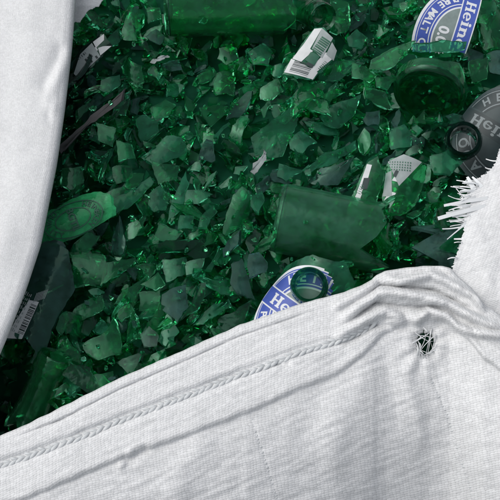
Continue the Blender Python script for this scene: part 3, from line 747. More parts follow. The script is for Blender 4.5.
# two strips of label on the double shard
fr = wall_frame(365, 184, 0.034, (0.42, 0.9), 0.030, (-0.2, 0.1))
paper_shard('labelled_shard', 'narrow green shard with white label stripe and dark blocks, above lying bottle half', fr,
  [(347, 212), (356, 188), (368, 162), (378, 156), (384, 172), (378, 198), (370, 216), (358, 217)], 'b',
  [(0, [(352, 203), (357, 206), (362, 194), (358, 191)]), (0, [(357, 192), (361, 194), (366, 182), (361, 181)]), (0, [(361, 181), (367, 182), (372, 165), (367, 164)]), (1, [(361, 189), (367, 189), (370, 178), (364, 178)])]
  + bars((357.5, 193), (0.4, -0.9), (0.9, 0.4), 5, 2.2, 3.5, 2, 0.8, 2), group='shards with white paper labels')
fr = wall_frame(405, 184, 0.032, (0.35, 0.93), 0.032, (0.1, 0.12))
paper_shard('labelled_shard', 'wide green shard with a dotted grey-white label corner, between lying bottle half and torn cloth', fr,
  [(386, 212), (382, 196), (386, 166), (390, 157), (406, 154), (418, 160), (428, 164), (424, 188), (416, 206), (404, 214)], 'b',
  [(3, [(388, 160), (404, 154), (422, 162), (399, 186)]), (3, [(386, 172), (392, 170), (392, 196), (383, 196)]), (0, [(392, 180), (398, 182), (404, 172), (399, 170)]), (0, [(381, 206), (390, 208), (395, 200), (386, 197)]), (2, [(383, 202), (390, 203), (390, 201), (384, 200)]), (0, [(386, 197), (393, 199), (396, 193), (390, 191)])]
  + [(2, quad((390, 160), (1, 0.12), (-0.1, 1), i * 2.5, j * 2.6, i * 2.5 + 1.0, j * 2.6 + 1.3)) for i in range(9) for j in range(4)]
  + [(1, [(393, 176), (396, 177), (399, 171), (396, 170)])], group='shards with white paper labels')
LAND.append(('pair of label-striped shards', 388, 184))
# crumpled label by the flap
fr = wall_frame(88, 56, 0.030, (0.5, 0.86), 0.030, (-0.2, 0.25))
paper_shard('labelled_shard', 'dark shard with a crumpled white label printed in black blocks, beside the smooth cloth flap', fr,
  [(72, 80), (72, 62), (82, 46), (98, 36), (104, 34), (112, 45), (102, 56), (88, 70), (78, 84)], 's',
  [(3, [(74, 74), (78, 78), (90, 66), (80, 54)]), (3, [(80, 54), (90, 66), (100, 56), (92, 43)]), (0, [(93, 42), (104, 34), (104, 40), (96, 48)]), (0, [(98, 48), (103, 46), (111, 45), (100, 55)]), (0, [(74, 73), (77, 78), (80, 74), (77, 68)]), (0, [(80, 56), (83, 60), (98, 50), (96, 47)])]
  + [(1, quad((82, 62), (0.75, -0.62), (0.62, 0.75), i * 3.4, j * 4.0, i * 3.4 + 2.2, j * 4.0 + 2.8)) for i in range(5) for j in range(2) if (i + j) % 4]
  + bars((79, 60), (0.75, -0.6), (-0.5, -0.6), 5, 2.4, 3, 1, 0.8, 7), group='shards with white paper labels')
LAND.append(('crumpled label by the flap', 90, 56))
# brown sliver
fr = wall_frame(95, 120, 0.036, (0.65, 0.76), 0.05, (0.1, 0.1))
m = MB(); v = shard_into(m, fr, [fr.uv(*q) for q in [(124, 89), (121, 101), (106, 113), (91, 123), (61, 154), (58, 147), (84, 124), (103, 106)]], 0.0024)
single('glass_splinter', m, M_BROWN, 'long brown-grey splinter with a dull grimy face, pointing at the cloth flap', 'glass splinter'); LAND.append(('long brown splinter', 96, 120)); occupy(v)
# neck standing in the dark corner
ax = vdir(0.38, 0.86, 0.20); m = MB(); v = revolve(m, P(27, 424, -0.028) - ax * 0.172, ax, 0, s_of_z(0.172), BL[-1], j0=0.006)
single('bottle_neck', m, G['b'], 'whole green bottle neck standing slanted in the dark corner of the sack', 'bottle neck', 'broken bottle necks'); LAND.append(('slanted neck in the dark corner', 40, 395))
# small ring by the hem
ax = vdir(0.1, 0.4, 0.9); m = MB(); v = revolve(m, P(176, 361, 0.004) - ax * 0.2375, ax, 0, s_of_z(0.217), BL[-1], j0=0.003)
single('bottle_neck', m, G['d'], 'black-green bottle mouth ring half hidden behind the sack hem', 'bottle neck', 'broken bottle necks'); LAND.append(('bottle ring by the hem', 176, 356))
# dark bottle end by the gathered rim
ax = vdir(1, 0.05, 0.05); org = P(388, 262, -0.004); m = MB(); v = revolve(m, org, ax, 0.5, s_of_z(0.03), s_of_z(0.095), j0=0.012, j1=0.014)
single('bottle_end', m, G['t'], 'dark jagged tube of bottle glass behind the gathered rim of the sack', 'bottle piece', 'broken green bottles'); LAND.append(('dark jagged tube by the rim', 415, 252)); occupy(v)
m = MB(); ax = vdir(0.15, 0.5, 0.85); v = revolve(m, P(404, 236, 0.010), ax, 3.3, BL[4], s_of_z(0.02), 0.2, 2.6, j1=0.003, j0=0.0)
single('bottle_heel', m, G['b'], 'thin curved green heel of a bottle, a bright arc above the dark jagged tube', 'glass shard'); occupy(v)
# twist of white paper
fr = Frame(P(260, 160, 0.030), vdir(0.2, 0.1, 1), 0.8, 0.012)
m = MB(); v = shard_into(m, fr, [fr.uv(*q) for q in [(270, 143), (267, 157), (260, 168), (254, 175), (249, 173), (253, 163), (263, 155)]], 0.0004, step=0.002, jit=0.0006)
single('paper_scrap', m, M_PAPER2, 'small twisted scrap of white paper lying among the shards', 'paper scrap'); LAND.append(('white paper scrap', 259, 160))
fr = Frame(P(160, 58, 0.012), vdir(0.1, 0.2, 1), 0.8, 0.012)
m = MB(); v = shard_into(m, fr, [fr.uv(*q) for q in [(149, 62), (158, 57), (168, 53.5), (171, 55), (164, 59), (152, 63)]], 0.0006, step=0.002, jit=0.0005)
single('paper_scrap', m, M_PAPER2, 'thin grey-white strip of paper among fine crumbs near the end of the top bottle', 'paper scrap'); LAND.append(('thin strip of paper', 160, 58))

# ---- individual shards
def add_shard(tone, fr, uvs, t, step=0.0035):
    m = MB(); v = shard_into(m, fr, uvs, t, step=step)
    return m, v
def finish(m, v, tone, n, size, name='glass_shard'):
    o = single(name, m, G[tone], None, 'glass shard'); occupy(v, 1)
    SHARDS.append((o, tone, n, size, v)); return o
FILL = 0; tries = 0
while FILL < 212 and tries < 12000:
    tries += 1
    px, py = R.uniform(60, 500), R.uniform(0, 430)
    if py > 250 and R.random() < 0.3: px = R.uniform(0, 250)
    if not inside(px, py, VISIBLE): continue
    fine = 140 < px < 270 and 44 < py < 185
    size = min(20, max(5.0, R.lognormvariate(math.log(7.8 if fine else 12.0), 0.32)))
    ring = [(px + math.cos(a) * size * f, py + math.sin(a) * size * f) for a in np.arange(0, 6.28, 0.785) for f in (0.35, 0.85)]
    cov = sum(MASK[min(519, max(0, int(y))), min(519, max(0, int(x)))] for x, y in ring) / len(ring)
    if cov > (0.42 if FILL < 140 else 0.5): continue
    tone = R.choices(['b', 'm', 'd', 'g', 't', 's', 'c'], [3.6, 5.5, 1.6, 3.6, 1.3, .2, .05])[0]
    z = h_at(*P(px, py, 0).xy); c0 = P(px, py, z)
    asp = R.choice([R.uniform(1.0, 1.4), R.uniform(1.3, 1.95)]); poly, n = rand_poly(size * PXM, asp)
    m = MB(); c1 = Vector((c0.x, c0.y, 0))
    if R.random() < 0.16: v = chunk_into(m, c1, size * PXM * 0.8); n = 9
    else: v = shard_into(m, Frame(c1, rand_normal(0.50), R.gauss(0, 0.45), R.choice([0.03, 0.026, 0.022, -0.026, 0.016, 0.018, 0.05, None])), poly, R.uniform(0.0024, 0.0044), step=0.0035)
    dz = support(v, 0.62)
    if dz > 0.034: continue
    m.v = [(a, b, c + dz) for a, b, c in m.v]; v = [Vector(q) for q in m.v]
    cpx = wpx(v)
    finish(m, v, tone, n, size)
    for x, y in [(cpx[0] + math.cos(a) * size * .5, cpx[1] + math.sin(a) * size * .5) for a in np.arange(0, 6.28, 0.6)]:
        if 0 <= x < 515 and 0 <= y < 515: MASK[int(y) - 1:int(y) + 3, int(x) - 1:int(x) + 3] = True
    FILL += 1
for tone, rad, phi, tx, ty, poly in TR:
    cx = sum(p[0] for p in poly) / len(poly); cy = sum(p[1] for p in poly) / len(poly)
    nrm = (BACK * 0.55 + Vector((0, 0, 1)) * 0.45 + RIGHT * tx * 1.1 - UP * (0.0) + UP * (ty - 0.15)).normalized()
    st = R.getstate(); z = h_at(*P(cx, cy, 0).xy)
    for _ in range(2):
        c = P(cx, cy, z); fr = Frame(c, nrm, math.radians(phi), (rad or 42) * MM)
        R.setstate(st); m = MB(); v = shard_into(m, fr, [fr.uv(*q) for q in poly], 0.0026, step=0.0032)
        z = min(max(z + support(v, 0.78), -0.1), 0.044)
    c = P(cx, cy, z); fr = Frame(c, nrm, math.radians(phi), (rad or 42) * MM)
    m = MB(); v = shard_into(m, fr, [fr.uv(*q) for q in poly], 0.0026, step=0.0032)
    area = abs(sum(poly[i][0] * poly[i - 1][1] - poly[i - 1][0] * poly[i][1] for i in range(len(poly)))) / 2
    finish(m, v, tone, len(poly), math.sqrt(area) * 0.62)
# ---- fine crumbs sprinkled over and between
k = 0
while k < 240:
    px, py = R.uniform(40, 500), R.uniform(-10, 420)
    if not inside(px, py, VISIBLE): continue
    k += 1
    if HEROMASK[min(519, max(0, int(py))), min(519, max(0, int(px)))] and R.random() < 0.93: continue
    crumb(px, py, R.uniform(0.0012, 0.0036), 0.6, False, 0.7)
o = link('crushed_glass', crumbs.mesh('crushed_glass'), [G['b'], G['m'], G['d'], G['g'], G['t'], M_BED])
tag(o, 'green crushed bottle glass filling the sack beneath the larger pieces', 'crushed glass', kind='stuff')

# ---- shard labels: what it looks like, then where it lies among the landmarks
TW = {'b': 'bright green', 'm': 'mid green', 'd': 'deep green', 'g': 'dusty grey-green', 't': 'grimy teal', 'c': 'clear', 's': 'smoked black-green'}
def shape_word(n, v):
    pc = [to_px(q) for q in v]; a = np.array(pc); a = a - a.mean(0); ev = np.linalg.eigvalsh(a.T @ a / len(a)); asp = math.sqrt(ev[1] / max(ev[0], 1e-6))
    if n == 9: return 'chunk'
    if asp > 2.5: return 'sliver'
    if n == 3: return 'triangular shard'
    if n == 4: return 'four-sided shard'
    return 'long shard' if asp > 1.75 else 'many-sided shard'
def direction(dx, dy):
    an = math.degrees(math.atan2(-dy, dx)) % 360
    return ['right of', 'up-right of', 'above', 'up-left of', 'left of', 'down-left of', 'below', 'down-right of'][int((an + 22.5) // 45) % 8]
used = {}
sizes = sorted(s[3] for s in SHARDS); q1, q2 = sizes[len(sizes) // 3], sizes[2 * len(sizes) // 3]
rows = []
for o, tone, n, size, v in SHARDS:
    px, py = wpx(v); near = sorted(LAND, key=lambda l: (l[1] - px) ** 2 + (l[2] - py) ** 2)
    rows.append((o, f"{'small' if size < q1 else 'medium' if size < q2 else 'large'} {TW[tone]} {shape_word(n, v)}", near, px, py))
NTH = ['nearest', 'second nearest', 'third nearest', 'fourth nearest', 'fifth nearest', 'sixth nearest', 'seventh nearest']
by = {}
for row in rows:
    l = row[2][0]; key = f"{row[1].replace('many-sided ', 'angular ').replace('four-sided ', 'square-cut ')} {direction(row[3] - l[1], row[4] - l[2])} the {l[0]}"
    by.setdefault(key, []).append((math.hypot(row[3] - l[1], row[4] - l[2]), row))
for key, lst in by.items():
    lst.sort(key=lambda t: t[0])
    for i, (_, row) in enumerate(lst):
        row[0]['label'] = key if len(lst) == 1 else f"{NTH[min(i, 6)]} {key}"
        row[0]['group'] = 'loose shards of green bottle glass'

# ------------------------------------------------------------------ the sack
bag = empty('bulk_sack', P(250, 480, -0.45)); tag(bag, 'open white woven bulk sack full of broken green glass, its rim folded and torn', 'sack')
def sheet(name, pts, uvs, mats, fidx=None, keep=None, thick=0.0009):
    """grid of points [row][col] with face-corner UVs in millimetres"""
    nr, nc = pts.shape[0], pts.shape[1]
    fs = []; fu = []
    for j in range(nr - 1):
        for i in range(nc - 1):
            if keep is not None and not keep(j, i): continue
            fs.append((j * nc + i, (j + 1) * nc + i, (j + 1) * nc + i + 1, j * nc + i + 1)); fu.append((j, i))
    me = bpy.data.meshes.new(name); me.from_pydata(pts.reshape(-1, 3).tolist(), [], fs)
    ul = me.uv_layers.new(name='UVMap'); data = []
    for (j, i) in fu:
        src = uvs(j, i) if callable(uvs) else uvs
        for (a, b) in ((j, i), (j + 1, i), (j + 1, i + 1), (j, i + 1)): data += [src[a, b, 0], src[a, b, 1]]
    ul.data.foreach_set('uv', data)
    me.polygons.foreach_set('use_smooth', [True] * len(fs)); me.update()
    o = adopt(link(name, me, mats), bag)
    md = o.modifiers.new('thickness', 'SOLIDIFY'); md.thickness = thick; md.offset = 1
    return o
def P_np(px, py, z):
    dx = (px - 250) * PXM; dy = (250 - py) * PXM
    d = np.stack([dx, dy * UP.y - BACK.y * DIST, dy * UP.z - BACK.z * DIST], -1)
    t = (z - CAM.z) / d[..., 2]
    return np.array(CAM) + d * t[..., None]
def seg_dist(px, py, line):
    best = np.full(px.shape, 1e9); side = np.zeros(px.shape); along = np.zeros(px.shape); tot = 0
    for (x1, y1), (x2, y2) in zip(line, line[1:]):
        L2 = (x2 - x1) ** 2 + (y2 - y1) ** 2; Ls = math.sqrt(L2)
        t = np.clip(((px - x1) * (x2 - x1) + (py - y1) * (y2 - y1)) / L2, 0, 1)
        d = np.hypot(px - x1 - t * (x2 - x1), py - y1 - t * (y2 - y1))
        s = np.sign((x2 - x1) * (py - y1) - (y2 - y1) * (px - x1))
        b = d < best; best = np.where(b, d, best); side = np.where(b, s, side); along = np.where(b, tot + t * Ls, along); tot += Ls
    return best, side, along, tot
def fold(px, py, line, amp, w_up, w_dn):
    """a crease: sharper on one side than on the other, fading at both ends"""
    d, s, al, tot = seg_dist(px, py, line)
    w_ = np.where(s > 0, w_dn, w_up); e = np.clip(np.minimum(al, tot - al) / (0.18 * tot) , 0, 1); e = e * e * (3 - 2 * e)
    endf = np.where((al <= 0) | (al >= tot), 0, e)
    return amp * np.exp(-(d / w_) ** 2) * endf
def fnoise(px, py, sc, seed, stretch=(1, 1)):
    f = np.vectorize(lambda a, b: noise.noise(Vector((a * sc * stretch[0], b * sc * stretch[1], seed))))
    return f(px, py)

RIMX = [-60, 0, 30, 60, 90, 120, 180, 240, 300, 345, 362, 372, 377, 385, 404, 423, 442, 450, 456, 470, 484, 502, 540, 580]
RIMY = [466, 437, 424, 409, 394, 379, 353, 326, 305, 293, 286, 281, 276, 272, 269, 267, 267, 269, 276, 288, 305, 318, 325, 330]
xs = np.arange(-60, 581, 1.6)
offs = np.concatenate([np.arange(-24, 0, 3.0), np.arange(0, 280, 1.5), np.arange(280, 700, 20.0)])
rim = np.interp(xs, RIMX, RIMY)
rim = rim + 0.7 * np.array([noise.noise(Vector((x * .09, 1, 2))) for x in xs])
st = np.interp(xs, [-60, 0, 100, 165, 250, 335, 600], [24, 28, 40, 44, 49, 45, 45])
he = np.interp(xs, [-60, 0, 20, 136, 170, 247, 280, 335, 380, 430, 600], [64, 67, 70, 79, 82, 88, 84, 78, 60, 46, 40])
XX, OO = np.meshgrid(xs, offs); ST = np.tile(st, (len(offs), 1)); HE = np.tile(he, (len(offs), 1))
PYY = rim[None, :] + np.maximum(OO, 0); PXX = XX.copy()
# cross-section height in mm
def prof(o, s, h):
    kx = [0, 1.5, 5, s - 9, s - 6.5, s - 5, s + 5, s + 6.5, h - 9, h - 1, h + 2.4, h + 9, h + 60, h + 150, h + 300, h + 640]
    ky = [-3.0, -1.0, 0, -1.2, -1.8, -4.2, -4.2, -1.6, -3.2, -3.8, -8.9, -9.4, -30, -85, -190, -440]
    d_ = np.clip(o - h - 9, 0, None); q_ = np.minimum(d_, 150)
    return np.where(o > h + 9, -9.4 - 0.16 * d_ - 0.0019 * q_ * q_ - 0.57 * np.clip(d_ - 150, 0, None), np.interp(o, kx, ky))
Z = np.stack([prof(offs, s, h) for s, h in zip(st, he)], 1)
for _ in range(2): Z[9:180] = 0.25 * Z[8:179] + 0.5 * Z[9:180] + 0.25 * Z[10:181]
zr = 55 + np.interp(xs, [-60, 60, 345, 420, 580], [-6, 0, 2, 8, 10])
Zm = (Z + zr[None, :]) * MM
gather = np.clip((PXX - 345) / 30, 0, 1) * np.clip((345 - PYY) / 20, 0, 1)
D = np.zeros_like(XX)
FOLDS = [
 ([(378, 277), (398, 281), (430, 274), (452, 284), (474, 296), (488, 316)], 6.5, 3.2, 5.5), ([(330, 308), (345, 301), (368, 286), (378, 280)], 4.0, 3, 6),
 ([(330, 326), (345, 317), (359, 304), (378, 291), (404, 293), (436, 299), (462, 311), (485, 323), (520, 330)], 7.0, 4.0, 7.5),
 ([(330, 340), (350, 328), (366, 318), (385, 310), (398, 316), (407, 325)], 5.0, 4, 8), ([(405, 327), (417, 319), (428, 309), (446, 316), (455, 325), (471, 331), (520, 337)], 6.5, 3.0, 6.0),
 ([(345, 311), (368, 296), (380, 286), (404, 287), (434, 290), (458, 302), (480, 316)], -4.5, 3.0, 2.5), ([(340, 328), (360, 314), (376, 303), (402, 306), (420, 306), (446, 307), (470, 322), (510, 333)], -4.0, 3.5, 3.0),
 ([(386, 277), (410, 274), (440, 270), (455, 279)], -3.0, 1.6, 1.8),
 ([(340, 350), (372, 328), (392, 325), (408, 334)], -3.0, 4, 3), ([(250, 412), (258, 440), (268, 470), (280, 510)], -0.5, 1.6, 1.6), ([(424, 352), (434, 385), (446, 412), (460, 455), (476, 505)], -0.7, 1.8, 1.8),
 ([(386, 345), (388, 372), (395, 410), (398, 440)], -1.3, 6, 9), ([(408, 352), (408, 385), (418, 420), (424, 450)], 1.4, 6, 7), ([(372, 345), (360, 385), (340, 430), (330, 480)], 1.5, 12, 16),
 ([(440, 345), (462, 375), (485, 395), (510, 405)], -1.4, 7, 10), ([(450, 335), (480, 350), (520, 360)], 2.4, 8, 10), ([(345, 352), (320, 395), (300, 450)], -1.6, 12, 14),
 ([(215, 430), (185, 470), (170, 510)], 2.5, 14, 18), ([(120, 462), (140, 452), (150, 446)], -3.0, 4, 5), ([(118, 470), (128, 456), (134, 449)], 2.4, 3, 4),
 ([(245, 372), (285, 358), (330, 340), (350, 332)], 1.6, 5, 5), ([(272, 362), (282, 366), (292, 363)], -2.2, 2.5, 3),
 ([(-10, 447), (60, 420), (120, 389), (180, 363), (240, 336), (300, 315), (340, 303)], -2.2, 0.9, 2.0),
]
for ln, amp, wu, wd in FOLDS: D += fold(PXX, PYY, ln, amp * (1.55 if abs(amp) > 3.9 else 1.1), wu * (0.85 if abs(amp) > 3.9 else 1), wd * (0.75 if amp > 3.9 else 1))
D += 1.5 * fnoise(PXX, PYY, 0.016, 5.0) * np.clip(OO / 40, 0, 1) + 0.55 * fnoise(PXX, PYY, 0.09, 2.0, (0.6, 1.6)) * np.clip(OO / 8, 0.15, 1)
D += gather * (1.6 * fnoise(PXX, PYY, 0.10, 8.0, (0.5, 1.8)) + 1.1 * (0.5 - np.abs(fnoise(PXX, PYY + 0.45 * PXX, 0.11, 18.0, (0.35, 2.0)))))
D += 1.0 * (0.3 - np.abs(fnoise(PXX, PYY + 0.45 * PXX, 0.07, 21.0, (0.35, 1.6)))) * np.clip(OO / 10, 0, 1)
# pull towards the hole
hd = np.hypot((PXX - 425) / 10, (PYY - 343) / 13)
D += -5.0 * np.exp(-(hd / 1.3) ** 2) + 1.4 * np.exp(-((hd - 1.6) / 0.5) ** 2)
an = np.arctan2(PYY - 343, PXX - 425); D += 1.0 * np.sin(an * 9 + 1) * np.exp(-((hd - 2.0) / 1.2) ** 2)
pts = P_np(PXX, PYY, Zm) + np.array(BACK)[None, None, :] * (D * MM * np.clip((OO + 1) / 4, 0, 1))[..., None]
ins = OO < 0
drop = np.where(ins, -OO, 0)
rimrow = pts[offs.tolist().index(0.0)]
for j in np.where(offs < 0)[0]:
    k = -offs[j]
    pts[j] = rimrow + np.array([0, 0.004 * (1 - math.exp(-k / 4)) - 0.02 * (k / 60), -0.0022 * k])
RUN = np.concatenate([[0], np.cumsum(np.abs(np.diff(offs)))]) * PXM * 1000
UVA = np.stack([XX * 0.95 * np.ones_like(OO), OO * 1.0], -1)                       # hem: along the rim
UVB = np.stack([(PXX - 0.13 * PYY) * 0.87, (PYY + 0.24 * PXX) * 0.98], -1)          # panel
hem_row = HE + 1.0
def panel_uv(j, i): return UVA if OO[j, i] < hem_row[j, i] and not (PXX[j, i] > 395 and OO[j, i] > 30) else UVB
def keep_panel(j, i):
    return math.hypot((PXX[j, i] - 425) / 9.0, (PYY[j, i] - 343) / 12.5) > 1.0 + 0.25 * noise.noise(Vector((PXX[j, i] * .4, PYY[j, i] * .4, 1)))
front = sheet('front_panel', pts, panel_uv, F_PANEL, keep=keep_panel)

# chain stitching in the hem valley
stz = MB()
def panel_at(x, py):
    i = int(np.clip(round((x + 60) / 1.6), 0, len(xs) - 1)); col = PYY[:, i]; j0 = offs.tolist().index(0.0)
    j = j0 + int(np.argmin(np.abs(col[j0:] - py))); return Vector(pts[j, i])
def link_loop(a, b, rad, lift):
    ax_ = (b - a); L = ax_.length; ax_.normalize(); sd = ax_.cross(BACK).normalized(); up_ = sd.cross(ax_).normalized()
    if up_.dot(BACK) < 0: up_ = -up_
    vs = []; ns_, nk = 8, 6
    for i in range(ns_ + 1):
        t = i / ns_; r_ = rad * (0.35 + 0.65 * math.sin(math.pi * min(max(t, 0.02), 0.98)) ** 0.6)
        c = a.lerp(b, t) + up_ * (lift + 0.0006 * math.sin(math.pi * t))
        for q in range(nk):
            th = 2 * math.pi * q / nk; vs.append(c + sd * (r_ * math.cos(th)) + up_ * (r_ * 0.75 * math.sin(th)))
    fs = [(i * nk + q, i * nk + (q + 1) % nk, (i + 1) * nk + (q + 1) % nk, (i + 1) * nk + q) for i in range(ns_) for q in range(nk)]
    stz.add(vs, fs)
x = -20.0
while x < 372:
    y = float(np.interp(x, xs, rim + st)); y2 = float(np.interp(x + 9, xs, rim + st))
    wob = R.uniform(-0.5, 0.5)
    link_loop(panel_at(x, y + 3.6 + wob), panel_at(x + 8.5, y2 + 0.1 + wob), 0.0015, 0.0008); link_loop(panel_at(x + 1.5, y - 3.6 + wob), panel_at(x + 10, y2 - 0.1 + wob), 0.0014, 0.0006)
    x += R.uniform(6.6, 8.0)
adopt(link('stitching', stz.mesh('stitching'), M_STITCH), bag)

# loose tapes
def tape(name, p0, p1, w0, w1, bend, mats=M_THREAD, n=7, face=None):
    """flat strip from P0 to P1 (world), tapering from W0 to W1, with a little thickness"""
    m = MB(); d = (p1 - p0); ax_ = d.normalized(); sd = ax_.cross(face or BACK).normalized(); up_ = sd.cross(ax_)
    vs = []
    for i in range(n + 1):
        t = i / n; c = p0.lerp(p1, t) + up_ * (bend * math.sin(math.pi * t)) + sd * (bend * 0.5 * math.sin(2.4 * t)); w_ = (w0 + (w1 - w0) * t) / 2
        for s_, h_ in ((-1, 0.00012), (1, 0.00012), (1, -0.00012), (-1, -0.00012)): vs.append(c + sd * (s_ * w_) + up_ * h_)
    fs = [(i * 4 + q, i * 4 + (q + 1) % 4, (i + 1) * 4 + (q + 1) % 4, (i + 1) * 4 + q) for i in range(n) for q in range(4)] + [(3, 2, 1, 0), (n * 4, n * 4 + 1, n * 4 + 2, n * 4 + 3)]
    m.add(vs, fs, smooth=False); return adopt(link(name, m.mesh(name), mats), bag)
HR = random.Random(8)
for k_ in range(40):
    a0 = HR.uniform(0, 6.283); a1 = a0 + HR.choice([HR.uniform(0.4, 1.2), HR.uniform(0.5, 1.4), HR.uniform(1.6, 2.8)])
    q0 = (425 + 12.5 * math.cos(a0), 343 + 16 * math.sin(a0)); q1 = (425 + 10.5 * math.cos(a1), 343 + 14.5 * math.sin(a1))
    tape('loose_thread', panel_at(*q0) + BACK * HR.uniform(0.0003, 0.002), panel_at(*q1) + BACK * HR.uniform(-0.004, 0.0015), HR.uniform(0.0004, 0.0011), HR.uniform(0.0002, 0.0006), HR.uniform(-0.008, 0.008), mats=HR.choice([M_STITCH, M_THREAD]), n=12)
# ladders of thicker weft where two widths of cloth are joined
for line in ([(250, 414), (258, 440), (268, 470), (280, 510)], [(424, 362), (434, 388), (446, 412), (460, 455), (476, 505)]):
    stz = MB(); tot = sum(math.dist(a, b) for a, b in zip(line, line[1:])); s_ = 0.0
    while s_ < tot:
        r_ = s_
        for a, b in zip(line, line[1:]):
            d_ = math.dist(a, b)
            if r_ <= d_: break
            r_ -= d_
        cx, cy = a[0] + (b[0] - a[0]) * r_ / d_, a[1] + (b[1] - a[1]) * r_ / d_
        w_ = R.uniform(1.3, 2.6); link_loop(panel_at(cx - w_, cy + 0.4), panel_at(cx + w_, cy - 0.5), R.uniform(0.0005, 0.0010), -0.0001)
        s_ += R.uniform(3.2, 5.6)
    adopt(link('rib_stitching', stz.mesh('rib_stitching'), M_STITCH), bag)

# smooth side flap
EY = [-60, 0, 50, 85, 110, 165, 205, 245, 290, 333, 385, 430, 470]; EX = [79, 75, 71, 67, 64, 56, 48, 40, 25, 8, -14, -34, -50]
ys = np.arange(-60, 471, 3.0); edge = np.interp(ys, EY, EX)
for _ in range(3): edge[1:-1] = 0.25 * edge[:-2] + 0.5 * edge[1:-1] + 0.25 * edge[2:]
ws = np.concatenate([np.arange(-70, 0, 7.0), np.arange(0, 30, 1.5), np.arange(30, 200, 4.0)])
WW, YY = np.meshgrid(ws, ys); EE = np.tile(edge[:, None], (1, len(ws)))
PXf = EE - np.maximum(WW, 0); Zf = np.interp(WW, [0, 1.5, 4, 9, 18, 40, 90, 200], [-9, -5, -2.2, -0.4, 0.5, 1.5, 0, -8]) + 78 + np.interp(YY, [-60, 200, 470], [4, 0, -22])
Df = 3.0 * fnoise(PXf, YY, 0.012, 3.0) + 0.35 * fnoise(PXf, YY, 0.08, 6.0)
Df += fold(PXf, YY, [(62, 40), (56, 62), (46, 82), (38, 92)], -3.6, 6, 8) + fold(PXf, YY, [(66, 60), (54, 84), (50, 98), (54, 118)], 3.2, 6, 6) + fold(PXf, YY, [(50, 90), (51, 104), (46, 125)], -1.5, 4, 4)
Df += fold(PXf, YY, [(30, 150), (20, 210), (-10, 280)], 1.8, 14, 18) + fold(PXf, YY, [(10, 20), (4, 80), (0, 130)], -1.6, 16, 16)
pf = P_np(PXf, YY, Zf * MM) + np.array(BACK)[None, None, :] * (Df * MM * np.clip(WW / 6 + 0.3, 0, 1))[..., None]
i0 = ws.tolist().index(0.0)
for i in range(i0):
    k = -ws[i]; pf[:, i] = pf[:, i0] + np.array([-0.022 * (1 - math.exp(-k / 10)) - 0.0012 * k, 0, -0.0024 * k])
UVF = np.stack([-WW * 0.87, YY * 0.95], -1)
sheet('side_flap', pf[:, ::-1], UVF[:, ::-1], F_FLAP)

# scrap of sack turned in at the top corner
ys2 = np.arange(-20, 26, 0.6); xs2 = np.arange(60, 110, 0.6); X2, Y2 = np.meshgrid(xs2, ys2)
Z2 = 38 - 0.010 * (X2 - 78) ** 2 + 2.5 * fnoise(X2, Y2, 0.05, 4.0) - 0.5 * np.maximum(Y2 - 6, 0)
p2 = P_np(X2, Y2, Z2 * MM)
def keep2(j, i): return Y2[j, i] < np.interp(X2[j, i], [60, 72, 80, 88, 98, 104, 110], [30, 22, 22, 10, 6, -2, -16]) + 1.5 * noise.noise(Vector((X2[j, i] * .3, 0, 7)))
sheet('inner_fold', p2, np.stack([X2 * .9, Y2 * .9], -1), F_FLAP, keep=keep2)

# torn flap
ys3 = np.arange(110, 372, 0.6); xs3 = np.arange(440, 570, 0.6); X3, Y3 = np.meshgrid(xs3, ys3)
LB = np.interp(ys3, [110, 140, 150, 158, 165, 172, 178, 181, 184, 190, 197, 203, 210, 216, 222, 230, 240, 250, 258, 268, 280, 372], [530, 503, 499, 497, 494, 488, 478, 471, 478, 472, 466, 470, 465, 468, 463, 464, 461, 458, 455, 452, 451, 451])
Z3 = 58 + (X3 - 460) * 0.16 + np.interp(Y3, [110, 180, 260, 300, 372], [10, 9, 2, -6, -34]) + 1.6 * fnoise(X3, Y3, 0.03, 11.0) + 0.5 * fnoise(X3, Y3, 0.12, 12.0)
Z3 += fold(X3, Y3, [(470, 215), (486, 255), (490, 300)], 1.5, 8, 12) + fold(X3, Y3, [(500, 190), (508, 240), (520, 290)], -1.6, 10, 12)
p3 = P_np(X3, Y3, Z3 * MM)
def keep3(j, i):
    x_, y_ = X3[j, i], Y3[j, i]
    b = LB[j] + 2.2 * noise.noise(Vector((y_ * 0.55, 3, 1))) + 1.3 * noise.noise(Vector((y_ * 1.7, 5, 1)))
    if x_ < b: return False
    return True
sheet('torn_flap', p3, np.stack([(X3 + 0.35 * Y3) * .9, (Y3 + 0.36 * X3) * .92], -1), F_TORN, keep=keep3, thick=0.0006)
def flap_at(x_, y_):
    j = int(np.clip(round((y_ - 110) / 0.6), 0, len(ys3) - 1)); i = int(np.clip(round((x_ - 440) / 0.6), 0, len(xs3) - 1)); return Vector(p3[j, i])
def off(x_, y_, dz=0.0):
    return P(x_, y_, flap_at(max(x_, 452), y_).z + dz)
def fray(a, b, w0, w1, bd, z1): tape('frayed_tape', off(*a, 0.0006), off(*b, z1), w0 * PXM, w1 * PXM, bd, n=9)
for (a, b, w0, w1, bd) in [((486, 206), (438, 219), 4.2, 3.4, .0012), ((488, 198), (444, 206), 3.8, 2.4, .001), ((480, 205), (446, 213), 2.8, 2.2, -.001), ((476, 197), (462, 203), 3.0, 2.0, .001),
                           ((478, 214), (452, 216), 2.4, 1.8, -.001), ((474, 190), (467, 177), 5.5, 2.4, .0006), ((482, 187), (472, 177), 4.0, 1.6, .0006)]: fray(a, b, w0, w1, bd, 0.002)
FR = random.Random(21)
